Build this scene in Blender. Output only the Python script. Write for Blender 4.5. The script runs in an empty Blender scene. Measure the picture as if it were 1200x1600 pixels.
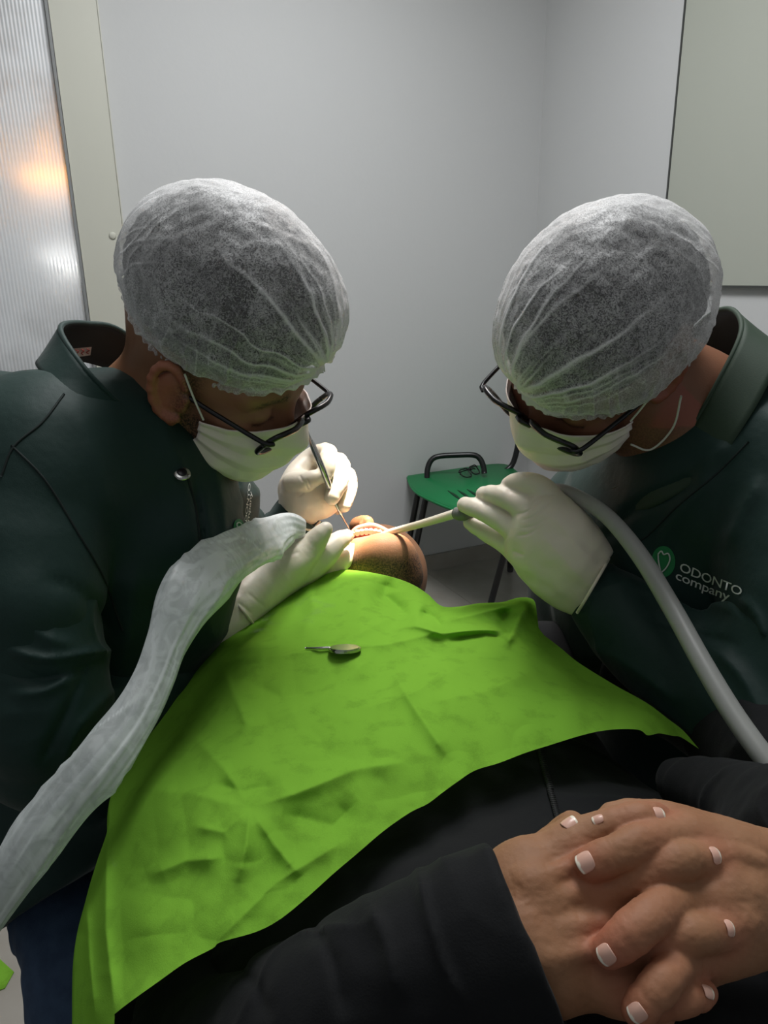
import bpy, bmesh, math, random
import numpy as np
from mathutils import Vector, Matrix
from mathutils.bvhtree import BVHTree

# ------------------------------------------------------------------ camera, world, lights
F_PX, CAM_H = 1155.0, 1.25
Zc = np.array([-57, 3574, 1155.0]); Zc /= np.linalg.norm(Zc)
_f = np.array([0, 0, -1.0]); Yc = _f - (_f @ Zc) * Zc; Yc /= np.linalg.norm(Yc); Xc = np.cross(Yc, Zc)
CM = np.array([Xc, Yc, Zc])                      # world = CM @ camera
CO = np.array([0, 0, CAM_H])
scene = bpy.context.scene
COL = scene.collection
cam_d = bpy.data.cameras.new('camera'); cam = bpy.data.objects.new('camera', cam_d); COL.objects.link(cam)
m4 = Matrix.Identity(4)
for i in range(3):
    for j in range(3): m4[i][j] = CM[i][j]
m4.translation = Vector(CO)
cam.matrix_world = m4
cam_d.sensor_fit = 'VERTICAL'; cam_d.sensor_height = 36; cam_d.lens = 36 * F_PX / 1600; cam_d.clip_start = 0.02
scene.camera = cam
scene.view_settings.view_transform = 'Standard'; scene.view_settings.look = 'None'
scene.view_settings.gamma = 1; scene.view_settings.exposure = 0.0; scene.view_settings.use_curve_mapping = False
w = bpy.data.worlds.new('world'); scene.world = w; w.use_nodes = True
w.node_tree.nodes['Background'].inputs[0].default_value = (0.93, 0.97, 1.0, 1)
w.node_tree.nodes['Background'].inputs[1].default_value = 0.20

def light(name, typ, loc, target, energy, color, **kw):
    l = bpy.data.lights.new(name, typ); l.energy = energy; l.color = color
    for k, v in kw.items(): setattr(l, k, v)
    o = bpy.data.objects.new(name, l); COL.objects.link(o); o.location = loc
    o.rotation_euler = (Vector(target) - Vector(loc)).to_track_quat('-Z', 'Y').to_euler()
    return o
light('ceiling_light_far', 'AREA', (0.12, 1.45, 2.60), (0.12, 1.45, 0), 40, (0.98, 0.99, 1.0), shape='RECTANGLE', size=0.6, size_y=1.2)
light('ceiling_light_near', 'AREA', (-0.2, 0.1, 2.60), (-0.2, 0.1, 0), 2.5, (0.98, 0.99, 1.0), shape='RECTANGLE', size=0.6, size_y=1.2)
LAMP = (0.12, 1.16, 1.80)

# ------------------------------------------------------------------ maths helpers
def ray(px, py): return CM @ np.array([(px - 600) / F_PX, -(py - 800) / F_PX, -1.0])
def P(px, py, d): return CO + ray(px, py) * d
def onz(px, py, z):
    r = ray(px, py); return CO + r * ((z - CAM_H) / r[2])
def W(v): return CM @ np.array([v[0], v[2], -v[1]])          # (right, depth, up) of the view -> world
def nrm(v):
    v = np.asarray(v, float); return v / (np.linalg.norm(v) + 1e-12)
def srgb(r, g, b):
    f = lambda c: c / 12.92 if c <= 0.04045 else ((c + 0.055) / 1.055) ** 2.4
    return (f(r / 255), f(g / 255), f(b / 255), 1.0)

def _hash(i, j, k, s):
    h = (i * 374761393 + j * 668265263 + k * 2147483647 + s * 974634777) & 0xffffffff
    h = ((h ^ (h >> 13)) * 1274126177) & 0xffffffff
    return ((h ^ (h >> 16)) & 0xffff) / 32767.5 - 1.0
def noise(p, scale, seed=0):
    q = np.asarray(p, float) / scale
    i = np.floor(q).astype(np.int64); f = q - i; f = f * f * f * (f * (f * 6 - 15) + 10)
    r = 0
    for dx in (0, 1):
        for dy in (0, 1):
            for dz in (0, 1):
                wt = (f[:, 0] if dx else 1 - f[:, 0]) * (f[:, 1] if dy else 1 - f[:, 1]) * (f[:, 2] if dz else 1 - f[:, 2])
                r = r + wt * _hash(i[:, 0] + dx, i[:, 1] + dy, i[:, 2] + dz, seed)
    return r
def ridged(p, scale, seed=0): return 1 - 2 * np.abs(noise(p, scale, seed))

def spline(pts, n):
    pts = np.asarray(pts, float); m = len(pts)
    if m < 3:
        t = np.linspace(0, 1, n)[:, None]; return pts[0] * (1 - t) + pts[-1] * t
    ext = np.vstack([2 * pts[0] - pts[1], pts, 2 * pts[-1] - pts[-2]])
    seg = np.linalg.norm(np.diff(pts, axis=0), axis=1); cum = np.concatenate([[0], np.cumsum(seg)])
    u = np.linspace(0, cum[-1], n); k = np.clip(np.searchsorted(cum, u, side='right') - 1, 0, m - 2)
    t = ((u - cum[k]) / seg[k])[:, None]
    p0, p1, p2, p3 = ext[k], ext[k + 1], ext[k + 2], ext[k + 3]
    return 0.5 * (2 * p1 + (p2 - p0) * t + (2 * p0 - 5 * p1 + 4 * p2 - p3) * t ** 2 + (3 * p1 - p0 - 3 * p2 + p3) * t ** 3)

# ------------------------------------------------------------------ object helpers
def thing(name, label, cat, loc=(0, 0, 0), group=None):
    o = bpy.data.objects.new(name, None); COL.objects.link(o); o.location = Vector(loc)
    o.empty_display_size = 0.05; o['label'] = label; o['category'] = cat
    if group: o['group'] = group
    return o
def link(name, me, mat, parent=None, label=None):
    o = bpy.data.objects.new(name, me); COL.objects.link(o)
    if mat is not None:
        for mm in (mat if isinstance(mat, (list, tuple)) else [mat]): me.materials.append(mm)
    if parent is not None:
        o.parent = parent; g = parent; off = Vector((0, 0, 0))
        while g is not None: off += g.location; g = g.parent
        me.transform(Matrix.Translation(-off))
    if label: o['label'] = label
    return o
def tag(o, label, cat, group=None):
    o['label'] = label; o['category'] = cat
    if group: o['group'] = group
    return o
def mesh(verts, faces, smooth=True):
    me = bpy.data.meshes.new('m'); verts = np.asarray(verts, np.float32); n = len(verts)
    if isinstance(faces, np.ndarray):
        k = faces.shape[1]; nf = len(faces)
        me.vertices.add(n); me.vertices.foreach_set('co', verts.ravel())
        me.loops.add(nf * k); me.loops.foreach_set('vertex_index', faces.astype(np.int32).ravel())
        me.polygons.add(nf); me.polygons.foreach_set('loop_start', np.arange(0, nf * k, k, dtype=np.int32))
        me.polygons.foreach_set('loop_total', np.full(nf, k, np.int32)); me.update(calc_edges=True); me.validate()
    else:
        me.from_pydata([tuple(map(float, v)) for v in verts], [], faces); me.update()
    if smooth: me.polygons.foreach_set('use_smooth', np.ones(len(me.polygons), bool))
    return me
def attr(me, name, vals):
    a = me.attributes.new(name, 'FLOAT', 'POINT'); a.data.foreach_set('value', np.asarray(vals, np.float32))
def grid_faces(nu, nv, wrap_u=False, wrap_v=False):
    iu = np.arange(nu if wrap_u else nu - 1); iv = np.arange(nv if wrap_v else nv - 1)
    I, J = np.meshgrid(iu, iv, indexing='ij'); a = lambda i, j: (i % nu) * nv + (j % nv)
    return np.stack([a(I, J), a(I + 1, J), a(I + 1, J + 1), a(I, J + 1)], -1).reshape(-1, 4)
def tube_me(pts, rad, n=12, seg=None, flat=None, caps=True, smooth=True):
    pts = np.asarray(pts, float)
    rad = np.full(len(pts), rad, float) if np.isscalar(rad) else np.asarray(rad, float)
    if seg:
        both = spline(np.hstack([pts, rad[:, None] * 1.0]), seg); pts, rad = both[:, :3], both[:, 3]
    m = len(pts); T = np.gradient(pts, axis=0); T /= np.linalg.norm(T, axis=1)[:, None] + 1e-12
    up = np.array([0, 0, 1.0]) if abs(T[0][2]) < 0.9 else np.array([1.0, 0, 0])
    N = np.zeros_like(T); x = nrm(np.cross(T[0], up)); N[0] = x
    for i in range(1, m):
        x = N[i - 1] - (N[i - 1] @ T[i]) * T[i]; N[i] = nrm(x)
    B = np.cross(T, N); a = np.linspace(0, 2 * np.pi, n, endpoint=False)
    V = pts[:, None] + rad[:, None, None] * (np.cos(a)[None, :, None] * N[:, None] + np.sin(a)[None, :, None] * B[:, None])
    V = V.reshape(-1, 3); fs = [tuple(int(q) for q in r[::-1]) for r in grid_faces(m, n, False, True)]
    if caps: fs.append(tuple(range(n))); fs.append(tuple(reversed(range((m - 1) * n, m * n))))
    return mesh(V, fs, smooth)
def join_me(mes):
    bm = bmesh.new()
    for m_ in mes: bm.from_mesh(m_)
    me = bpy.data.meshes.new('m'); bm.to_mesh(me); bm.free()
    me.polygons.foreach_set('use_smooth', np.ones(len(me.polygons), bool)); return me
def box_me(c, ax, half, bevel=0.0):
    bm = bmesh.new(); bmesh.ops.create_cube(bm, size=2)
    A = np.array(ax, float)
    for v in bm.verts:
        v.co = Vector(np.asarray(c, float) + sum(A[i] * half[i] * v.co[i] for i in range(3)))
    if bevel: bmesh.ops.bevel(bm, geom=bm.edges[:], offset=bevel, segments=2, affect='EDGES')
    bmesh.ops.recalc_face_normals(bm, faces=bm.faces[:])
    me = bpy.data.meshes.new('m'); bm.to_mesh(me); bm.free(); return me
def prism_me(poly, z0, z1, bevel=0.0):
    bm = bmesh.new(); vs = [bm.verts.new((p[0], p[1], z0)) for p in poly]; f = bm.faces.new(vs)
    r = bmesh.ops.extrude_face_region(bm, geom=[f])
    for v in r['geom']:
        if isinstance(v, bmesh.types.BMVert): v.co.z = z1
    bmesh.ops.recalc_face_normals(bm, faces=bm.faces[:])
    if bevel: bmesh.ops.bevel(bm, geom=bm.edges[:], offset=bevel, segments=3, affect='EDGES')
    me = bpy.data.meshes.new('m'); bm.to_mesh(me); bm.free()
    me.polygons.foreach_set('use_smooth', np.ones(len(me.polygons), bool)); return me
def thin(o, t, off=0.0):
    md = o.modifiers.new('thickness', 'SOLIDIFY'); md.thickness = t; md.offset = off; return o

# ------------------------------------------------------------------ signed distance modelling
class SDF:
    def __init__(s): s.p = []; s.disp = None
    def rc(s, a, b, r1, r2=None, k=0.01, op='u'):
        s.p.append(('rc', np.asarray(a, float), np.asarray(b, float), r1, r1 if r2 is None else r2, k, op)); return s
    def px(s, pts, k=0.004):
        """chain through (px, py, depth, radius in px)"""
        if len(pts) > 2: pts = spline(pts, (len(pts) - 1) * 3 + 1)
        for a, b in zip(pts[:-1], pts[1:]):
            s.rc(P(*a[:3]), P(*b[:3]), a[3] * a[2] / F_PX, b[3] * b[2] / F_PX, k)
            k = min(k, 0.006)
        return s
    def el(s, c, B, rad, k=0.01, op='u'):
        s.p.append(('el', np.asarray(c, float), np.asarray(B, float), np.asarray(rad, float), None, k, op)); return s
    def cut(s, c, n, k=0.002):                   # keep the side n points away from
        s.p.append(('pl', np.asarray(c, float), nrm(n), None, None, k, 'i')); return s
    def ev(s, X, disp=True):
        X = X.astype(np.float32); d = None
        for t, a, b, r1, r2, k, op in s.p:
            if t == 'rc' and d is not None and op == 'u':
                mid = ((a + b) / 2).astype(np.float32); rr_ = float(np.linalg.norm(b - a)) / 2 + max(r1, r2) + max(.045, k + .015)
                dv = X - mid; m_ = np.einsum('ij,ij->i', dv, dv) < rr_ * rr_
                if not m_.any(): continue
                Xm = X[m_]; ba = (b - a).astype(np.float32); L = float(ba @ ba) + 1e-12; pa = Xm - a.astype(np.float32)
                h = np.clip(pa @ ba / L, 0, 1); q = pa - h[:, None] * ba
                e = np.sqrt(np.einsum('ij,ij->i', q, q)) - (r1 + (r2 - r1) * h); dm = d[m_]
                h = np.maximum(k - np.abs(dm - e), 0) / k; d[m_] = np.minimum(dm, e) - h * h * k * 0.25
                continue
            if t == 'rc':
                ba = (b - a).astype(np.float32); L = float(ba @ ba) + 1e-12; pa = X - a.astype(np.float32)
                h = np.clip(pa @ ba / L, 0, 1); q = pa - h[:, None] * ba
                e = np.sqrt(np.einsum('ij,ij->i', q, q)) - (r1 + (r2 - r1) * h)
            elif t == 'el':
                q = (X - a.astype(np.float32)) @ b.T.astype(np.float32); r = r1.astype(np.float32)
                u = q / r; k0 = np.sqrt(np.einsum('ij,ij->i', u, u)) + 1e-6; u = u / r
                k1 = np.sqrt(np.einsum('ij,ij->i', u, u)) + 1e-6; e = k0 * (k0 - 1) / k1
            else:
                e = (X - a.astype(np.float32)) @ b.astype(np.float32)
            if d is None: d = e; continue
            if op == 'u':
                h = np.maximum(k - np.abs(d - e), 0) / k; d = np.minimum(d, e) - h * h * k * 0.25
            elif op == 's':
                e = -e; h = np.maximum(k - np.abs(d - e), 0) / k; d = np.maximum(d, e) + h * h * k * 0.25
            else:
                h = np.maximum(k - np.abs(d - e), 0) / k; d = np.maximum(d, e) + h * h * k * 0.25
        if disp and s.disp is not None: d = d - s.disp(X)
        return d
    def bounds(s):
        lo, hi = [], []
        for t, a, b, r1, r2, k, op in s.p:
            if op != 'u': continue
            if t == 'rc': r = max(r1, r2); lo.append(np.minimum(a, b) - r); hi.append(np.maximum(a, b) + r)
            else: r = float(max(r1)); lo.append(a - r); hi.append(a + r)
        return np.min(lo, 0) - 0.02, np.max(hi, 0) + 0.02
    def build(s, h, newton=2):
        lo, hi = s.bounds(); st = 4
        n = (np.ceil((hi - lo) / (h * st)).astype(int) + 1)
        g = [lo[i] + (np.arange(n[i]) * st + 1.5) * h for i in range(3)]
        X = np.stack(np.meshgrid(*g, indexing='ij'), -1).reshape(-1, 3)
        c = s.ev(X).reshape(n); thr = st * h * 1.6 + (0.01 if s.disp is not None else 0)
        vol = np.repeat(np.repeat(np.repeat(c, st, 0), st, 1), st, 2)
        idx = np.argwhere(np.abs(vol) < thr)
        out = np.empty(len(idx), np.float32)
        for q in range(0, len(idx), 400000):
            out[q:q + 400000] = s.ev(lo + idx[q:q + 400000] * h)
        vol[idx[:, 0], idx[:, 1], idx[:, 2]] = out
        V, Fq = surfnet(vol); V = lo + V * h
        for _ in range(newton):
            e = h * 0.5; d0 = s.ev(V); G = np.stack([s.ev(V + np.eye(3)[i] * e) - d0 for i in range(3)], -1) / e
            V = V - np.clip(d0, -h, h)[:, None] * G / (np.einsum('ij,ij->i', G, G)[:, None] + 0.05)
        return V, Fq
def surfnet(vol):
    s = vol < 0; nx, ny, nz = vol.shape
    c = np.zeros((nx - 1, ny - 1, nz - 1), np.uint8)
    for dx in (0, 1):
        for dy in (0, 1):
            for dz in (0, 1): c += s[dx:nx - 1 + dx, dy:ny - 1 + dy, dz:nz - 1 + dz]
    idx = np.argwhere((c > 0) & (c < 8)); ids = np.full(c.shape, -1, np.int32)
    ids[idx[:, 0], idx[:, 1], idx[:, 2]] = np.arange(len(idx))
    corner = [(dx, dy, dz) for dx in (0, 1) for dy in (0, 1) for dz in (0, 1)]
    val = [vol[idx[:, 0] + a, idx[:, 1] + b, idx[:, 2] + e] for a, b, e in corner]
    acc = np.zeros((len(idx), 3)); cnt = np.zeros(len(idx))
    for i, a in enumerate(corner):
        for j, b in enumerate(corner):
            if j > i and sum(abs(a[q] - b[q]) for q in range(3)) == 1:
                va, vb = val[i], val[j]; m = (va < 0) != (vb < 0); t = np.where(m, va / np.where(m, va - vb, 1), 0)
                acc += np.where(m[:, None], np.array(a) + t[:, None] * (np.array(b) - np.array(a)), 0); cnt += m
    V = idx + acc / cnt[:, None]; F = []
    for ax in range(3):
        sl0 = [slice(1, -1)] * 3; sl1 = [slice(1, -1)] * 3; sl0[ax] = slice(0, -1); sl1[ax] = slice(1, None)
        a, b = s[tuple(sl0)], s[tuple(sl1)]
        e = np.argwhere(a != b); base = e.copy()
        for q in range(3):
            if q != ax: base[:, q] += 1
        p, r = (ax + 1) % 3, (ax + 2) % 3; quad = []
        for dp, dr in ((-1, -1), (0, -1), (0, 0), (-1, 0)):
            t = base.copy(); t[:, p] += dp; t[:, r] += dr; quad.append(ids[t[:, 0], t[:, 1], t[:, 2]])
        quad = np.stack(quad, -1); ins = a[e[:, 0], e[:, 1], e[:, 2]]
        quad = np.where(ins[:, None], quad, quad[:, ::-1]); F.append(quad[(quad >= 0).all(1)])
    return V, np.vstack(F)
def bvh_of(V, F): return BVHTree.FromPolygons([tuple(v) for v in V.tolist()], F.tolist())
def cast(bvh, px, py, lift=0.0):
    r = nrm(ray(px, py)); h = bvh.ray_cast(Vector(CO), Vector(r))
    if h[0] is None: return None
    n = np.array(h[1]); n = n if n @ r < 0 else -n
    return np.array(h[0]) + n * lift

def to_px(X):
    c = (np.asarray(X, float) - CO) @ CM; return np.stack([600 + F_PX * c[:, 0] / -c[:, 2], 800 - F_PX * c[:, 1] / -c[:, 2]], -1)
def seg_d(g, pts):
    best = np.full(len(g), 1e9); along = np.zeros(len(g)); tot = 0
    pts = [np.array(p, float) for p in pts]; L = sum(np.linalg.norm(b - a) for a, b in zip(pts[:-1], pts[1:]))
    for a, b in zip(pts[:-1], pts[1:]):
        ba = b - a; l = np.linalg.norm(ba); t = np.clip((g - a) @ ba / l ** 2, 0, 1); q = g - a - t[:, None] * ba; d = np.sqrt((q ** 2).sum(1))
        s = np.sign(ba[0] * q[:, 1] - ba[1] * q[:, 0]); m = d < np.abs(best); best = np.where(m, d * np.where(s == 0, 1, s), best); along = np.where(m, (tot + t * l) / L, along); tot += l
    return best, along
def folds(lines):
    """cloth folds: (polyline, height, width)"""
    def f(X):
        g = to_px(X); o = np.zeros(len(X))
        for pts, amp, w_ in lines:
            d, al = seg_d(g, spline(pts, 10) if len(pts) > 2 else pts)
            o += amp * np.exp(-(np.abs(d) / w_) ** 1.5) * np.clip(np.minimum(al, 1 - al) * 5, 0, 1)
        return o.astype(np.float32)
    return f
def plus(*fs): return lambda X: sum(f(X) for f in fs)

# ------------------------------------------------------------------ materials
def mat(name, color, rough=0.6, metal=0.0, spec=0.5, bump=None, mottle=None, sub=0.0, sheen=0.0, coat=0.0, trans=0.0, attr_mix=None, attr2=None):
    m = bpy.data.materials.new(name); m.use_nodes = True; nt = m.node_tree; b = nt.nodes['Principled BSDF']
    b.inputs['Base Color'].default_value = color; b.inputs['Roughness'].default_value = rough
    b.inputs['Metallic'].default_value = metal; b.inputs['Specular IOR Level'].default_value = spec
    b.inputs['Subsurface Weight'].default_value = sub; b.inputs['Subsurface Radius'].default_value = (0.01, 0.004, 0.002)
    b.inputs['Subsurface Scale'].default_value = 0.4; b.inputs['Sheen Weight'].default_value = sheen
    b.inputs['Coat Weight'].default_value = coat; b.inputs['Transmission Weight'].default_value = trans
    tc = nt.nodes.new('ShaderNodeTexCoord'); last = None
    if mottle:
        sc, c2, fac = mottle
        n = nt.nodes.new('ShaderNodeTexNoise'); n.inputs['Scale'].default_value = sc; n.inputs['Detail'].default_value = 6
        nt.links.new(tc.outputs['Object'], n.inputs['Vector'])
        mr = nt.nodes.new('ShaderNodeMapRange'); mr.inputs[1].default_value = 0.35; mr.inputs[2].default_value = 0.65; mr.inputs[4].default_value = fac
        nt.links.new(n.outputs['Fac'], mr.inputs[0])
        mx = nt.nodes.new('ShaderNodeMix'); mx.data_type = 'RGBA'; mx.inputs[6].default_value = color; mx.inputs[7].default_value = c2
        nt.links.new(mr.outputs[0], mx.inputs[0]); last = mx.outputs[2]
    for am in (attr_mix, attr2):
        if not am: continue
        an, c2 = am
        a = nt.nodes.new('ShaderNodeAttribute'); a.attribute_name = an
        mx = nt.nodes.new('ShaderNodeMix'); mx.data_type = 'RGBA'; mx.inputs[6].default_value = color; mx.inputs[7].default_value = c2
        if last: nt.links.new(last, mx.inputs[6])
        if an == 'beard':
            ns = nt.nodes.new('ShaderNodeTexNoise'); ns.inputs['Scale'].default_value = 520; ns.inputs['Detail'].default_value = 2; nt.links.new(tc.outputs['Object'], ns.inputs['Vector'])
            nm_ = nt.nodes.new('ShaderNodeMapRange'); nm_.inputs[1].default_value = .40; nm_.inputs[2].default_value = .60; nm_.inputs[3].default_value = .35; nm_.inputs[4].default_value = 1.15; nt.links.new(ns.outputs['Fac'], nm_.inputs[0])
            ml = nt.nodes.new('ShaderNodeMath'); ml.operation = 'MULTIPLY'; ml.use_clamp = True; nt.links.new(a.outputs['Fac'], ml.inputs[0]); nt.links.new(nm_.outputs[0], ml.inputs[1]); nt.links.new(ml.outputs[0], mx.inputs[0])
        else: nt.links.new(a.outputs['Fac'], mx.inputs[0])
        last = mx.outputs[2]
    if last: nt.links.new(last, b.inputs['Base Color'])
    if bump:
        prev = None
        for sc, st, dist in (bump if isinstance(bump, list) else [bump]):
            n = nt.nodes.new('ShaderNodeTexNoise'); n.inputs['Scale'].default_value = sc; n.inputs['Detail'].default_value = 4
            nt.links.new(tc.outputs['Object'], n.inputs['Vector'])
            bp = nt.nodes.new('ShaderNodeBump'); bp.inputs['Strength'].default_value = st; bp.inputs['Distance'].default_value = dist
            nt.links.new(n.outputs['Fac'], bp.inputs['Height'])
            if prev: nt.links.new(prev, bp.inputs['Normal'])
            prev = bp.outputs['Normal']
        nt.links.new(prev, b.inputs['Normal'])
    return m
M = {}
M['wall'] = mat('white wall paint', srgb(190, 191, 191), 0.7, bump=(60, 0.15, 0.002))
M['post'] = mat('cream painted partition post', srgb(190, 190, 178), 0.5)
M['board'] = mat('pale grey-green board', srgb(164, 167, 157), 0.45)
M['dark_edge'] = mat('dark board edge', srgb(60, 62, 60), 0.5)
M['ceiling'] = mat('white ceiling', srgb(225, 225, 222), 0.8)
M['tile'] = mat('grey porcelain tile', srgb(158, 154, 146), 0.25, mottle=(6, srgb(138, 132, 122), 0.6))
M['grout'] = mat('grey grout', srgb(95, 92, 86), 0.9)
M['black_metal'] = mat('black painted steel tube', srgb(18, 19, 20), 0.35)
M['seat_green'] = mat('green moulded plastic', srgb(16, 126, 70), 0.45, bump=(400, 0.1, 0.001))
M['slot'] = mat('dark slot', srgb(8, 60, 34), 0.7)
M['coat'] = mat('dark green cotton twill', srgb(12, 44, 39), 0.62, spec=0.35, sheen=0.08, bump=[(900, 0.12, 0.001), (14, 0.35, 0.01)])
M['seam'] = mat('dark seam thread', srgb(7, 24, 22), 0.8)  # seam piping, a darker green than the coat cloth
M['coat_in'] = mat('black collar lining', srgb(12, 18, 18), 0.8)
M['collar2'] = mat('olive green cotton collar', srgb(38, 58, 42), 0.7, bump=(900, 0.12, 0.001))
M['skin_l'] = mat('tan skin', srgb(152, 112, 84), 0.5, sub=0.12, bump=[(500, 0.15, 0.001)], mottle=(18, srgb(140, 92, 64), 0.5), attr_mix=('beard', srgb(45, 36, 30)), attr2=('red', srgb(170, 90, 70)))
M['skin_r'] = mat('brown skin', srgb(135, 92, 68), 0.5, sub=0.12, bump=[(500, 0.15, 0.001)], mottle=(18, srgb(112, 74, 54), 0.5), attr_mix=('beard', srgb(60, 46, 38)), attr2=('red', srgb(150, 84, 68)))
M['skin_p'] = mat('weathered tan skin', srgb(152, 112, 82), 0.64, spec=0.35, sub=0.12, bump=[(420, 0.22, 0.001), (90, 0.12, 0.001)], mottle=(26, srgb(136, 92, 62), 0.6), attr_mix=('beard', srgb(66, 56, 50)), attr2=('red', srgb(178, 96, 78)))
M['glove'] = mat('cream latex glove', srgb(222, 214, 196), 0.42, sub=0.1, bump=[(35, 0.25, 0.004), (220, 0.12, 0.001)])
M['hair'] = mat('black cropped hair', srgb(24, 22, 24), 0.85, bump=(260, 0.8, 0.004))
M['mask'] = mat('white pleated mask fabric', srgb(242, 230, 222), 0.8, bump=[(700, 0.15, 0.001), (30, 0.25, 0.004)])
M['cord'] = mat('white elastic', srgb(215, 215, 205), 0.8)
M['frame'] = mat('black acetate', srgb(14, 14, 17), 0.28)
M['steel'] = mat('polished steel', srgb(190, 190, 188), 0.22, metal=1.0)
M['sweater'] = mat('black knit fabric', srgb(15, 17, 19), 0.85, spec=0.25, sheen=0.03, bump=[(800, 0.2, 0.001), (22, 0.3, 0.006)])
M['zip'] = mat('black zip tape', srgb(10, 11, 12), 0.6)
M['denim'] = mat('blue denim', srgb(38, 58, 84), 0.85, bump=(900, 0.4, 0.001), mottle=(60, srgb(54, 76, 102), 0.7))
M['hose'] = mat('grey rubber hose', srgb(150, 152, 148), 0.38)
M['tip'] = mat('white suction tip plastic', srgb(232, 226, 210), 0.35)
M['connector'] = mat('grey suction connector', srgb(120, 122, 116), 0.4)
M['lip'] = mat('lip', srgb(190, 112, 98), 0.35, sub=0.1)
M['mouth'] = mat('mouth lining', srgb(150, 52, 44), 0.3)
M['tooth'] = mat('tooth', srgb(235, 228, 205), 0.2)
M['nail'] = mat('finger nail', srgb(214, 170, 152), 0.3, attr_mix=('tip', srgb(240, 232, 214)))
M['logo_green'] = mat('green embroidery', srgb(20, 120, 66), 0.6)
M['logo_white'] = mat('white embroidery', srgb(205, 210, 205), 0.7)
M['tag'] = mat('woven size tag', srgb(205, 180, 165), 0.8)
M['tag_red'] = mat('red tag print', srgb(150, 50, 44), 0.8)
M['chair_vinyl'] = mat('grey dental chair vinyl', srgb(90, 96, 100), 0.45)
M['white_metal'] = mat('white painted metal', srgb(220, 222, 222), 0.35)

def thin_fabric(name, color, op_lo, op_hi, fibre_scale, crease='crease', edge=0.5, translucent=0.4, stretch=(1, 1, 1), rough=0.8, edge_blend=0.35, contrast=(0.4, 0.6), cloud=0.3):
    """non-woven sheet: a mix of lit cloth and clear gaps between fibres; grazing and folded cloth is denser"""
    m = bpy.data.materials.new(name); m.use_nodes = True; nt = m.node_tree
    for n in list(nt.nodes): nt.nodes.remove(n)
    N = nt.nodes.new; L = nt.links.new
    out = N('ShaderNodeOutputMaterial'); tc = N('ShaderNodeTexCoord'); mp = N('ShaderNodeMapping'); mp.inputs['Scale'].default_value = stretch
    L(tc.outputs['Object'], mp.inputs['Vector'])
    n1 = N('ShaderNodeTexNoise'); n1.inputs['Scale'].default_value = fibre_scale; n1.inputs['Detail'].default_value = 3; n1.inputs['Distortion'].default_value = 2.5
    L(mp.outputs[0], n1.inputs['Vector'])
    n2 = N('ShaderNodeTexNoise'); n2.inputs['Scale'].default_value = fibre_scale * 0.12; n2.inputs['Detail'].default_value = 4
    L(tc.outputs['Object'], n2.inputs['Vector'])
    a1 = N('ShaderNodeMapRange'); a1.inputs[1].default_value = contrast[0]; a1.inputs[2].default_value = contrast[1]; a1.inputs[3].default_value = op_lo; a1.inputs[4].default_value = op_hi
    L(n1.outputs['Fac'], a1.inputs[0])
    a2 = N('ShaderNodeMapRange'); a2.inputs[1].default_value = 0.35; a2.inputs[2].default_value = 0.65; a2.inputs[3].default_value = 1 - cloud; a2.inputs[4].default_value = 1 + cloud
    L(n2.outputs['Fac'], a2.inputs[0])
    mu = N('ShaderNodeMath'); mu.operation = 'MULTIPLY'; L(a1.outputs[0], mu.inputs[0]); L(a2.outputs[0], mu.inputs[1])
    at = N('ShaderNodeAttribute'); at.attribute_name = crease
    ad = N('ShaderNodeMath'); ad.operation = 'ADD'; L(mu.outputs[0], ad.inputs[0]); L(at.outputs['Fac'], ad.inputs[1])
    lw = N('ShaderNodeLayerWeight'); lw.inputs['Blend'].default_value = edge_blend
    em = N('ShaderNodeMath'); em.operation = 'MULTIPLY'; em.inputs[1].default_value = edge; L(lw.outputs['Facing'], em.inputs[0])
    ad2 = N('ShaderNodeMath'); ad2.operation = 'ADD'; ad2.use_clamp = True; L(ad.outputs[0], ad2.inputs[0]); L(em.outputs[0], ad2.inputs[1])
    df = N('ShaderNodeBsdfDiffuse'); df.inputs[0].default_value = color; tl = N('ShaderNodeBsdfTranslucent'); tl.inputs[0].default_value = color
    mx = N('ShaderNodeMixShader'); mx.inputs[0].default_value = translucent; L(df.outputs[0], mx.inputs[1]); L(tl.outputs[0], mx.inputs[2])
    gl = N('ShaderNodeBsdfGlossy'); gl.inputs['Roughness'].default_value = 0.45; gl.inputs[0].default_value = (1, 1, 1, 1)
    mg = N('ShaderNodeMixShader'); mg.inputs[0].default_value = (0.0 if rough > .85 else 0.05) if rough > 0.5 else 0.12; L(mx.outputs[0], mg.inputs[1]); L(gl.outputs[0], mg.inputs[2])
    tr = N('ShaderNodeBsdfTransparent'); fin = N('ShaderNodeMixShader')
    L(ad2.outputs[0], fin.inputs[0]); L(tr.outputs[0], fin.inputs[1]); L(mg.outputs[0], fin.inputs[2]); L(fin.outputs[0], out.inputs[0])
    bp = N('ShaderNodeBump'); bp.inputs['Strength'].default_value = 0.3; bp.inputs['Distance'].default_value = 0.001
    L(n1.outputs['Fac'], bp.inputs['Height']); L(bp.outputs[0], df.inputs['Normal'])
    return m
M['cap'] = thin_fabric('white non-woven cap', srgb(240, 240, 240), 0.10, 0.44, 300, edge=0.7, translucent=0.25, stretch=(1, 0.45, 1))
M['drape'] = thin_fabric('lime green non-woven drape', srgb(128, 184, 62), 0.90, 1.0, 420, edge=0.2, translucent=0.2, rough=0.9, cloud=0.17)
M['plastic'] = thin_fabric('frosted white plastic sleeve', srgb(236, 242, 242), 0.58, 0.76, 40, edge=0.3, translucent=0.3, rough=0.4)
M['poly'] = thin_fabric('white twin-wall polycarbonate', srgb(214, 217, 220), 0.90, 0.90, 30, edge=0.0, translucent=0.06, rough=0.4)
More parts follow.
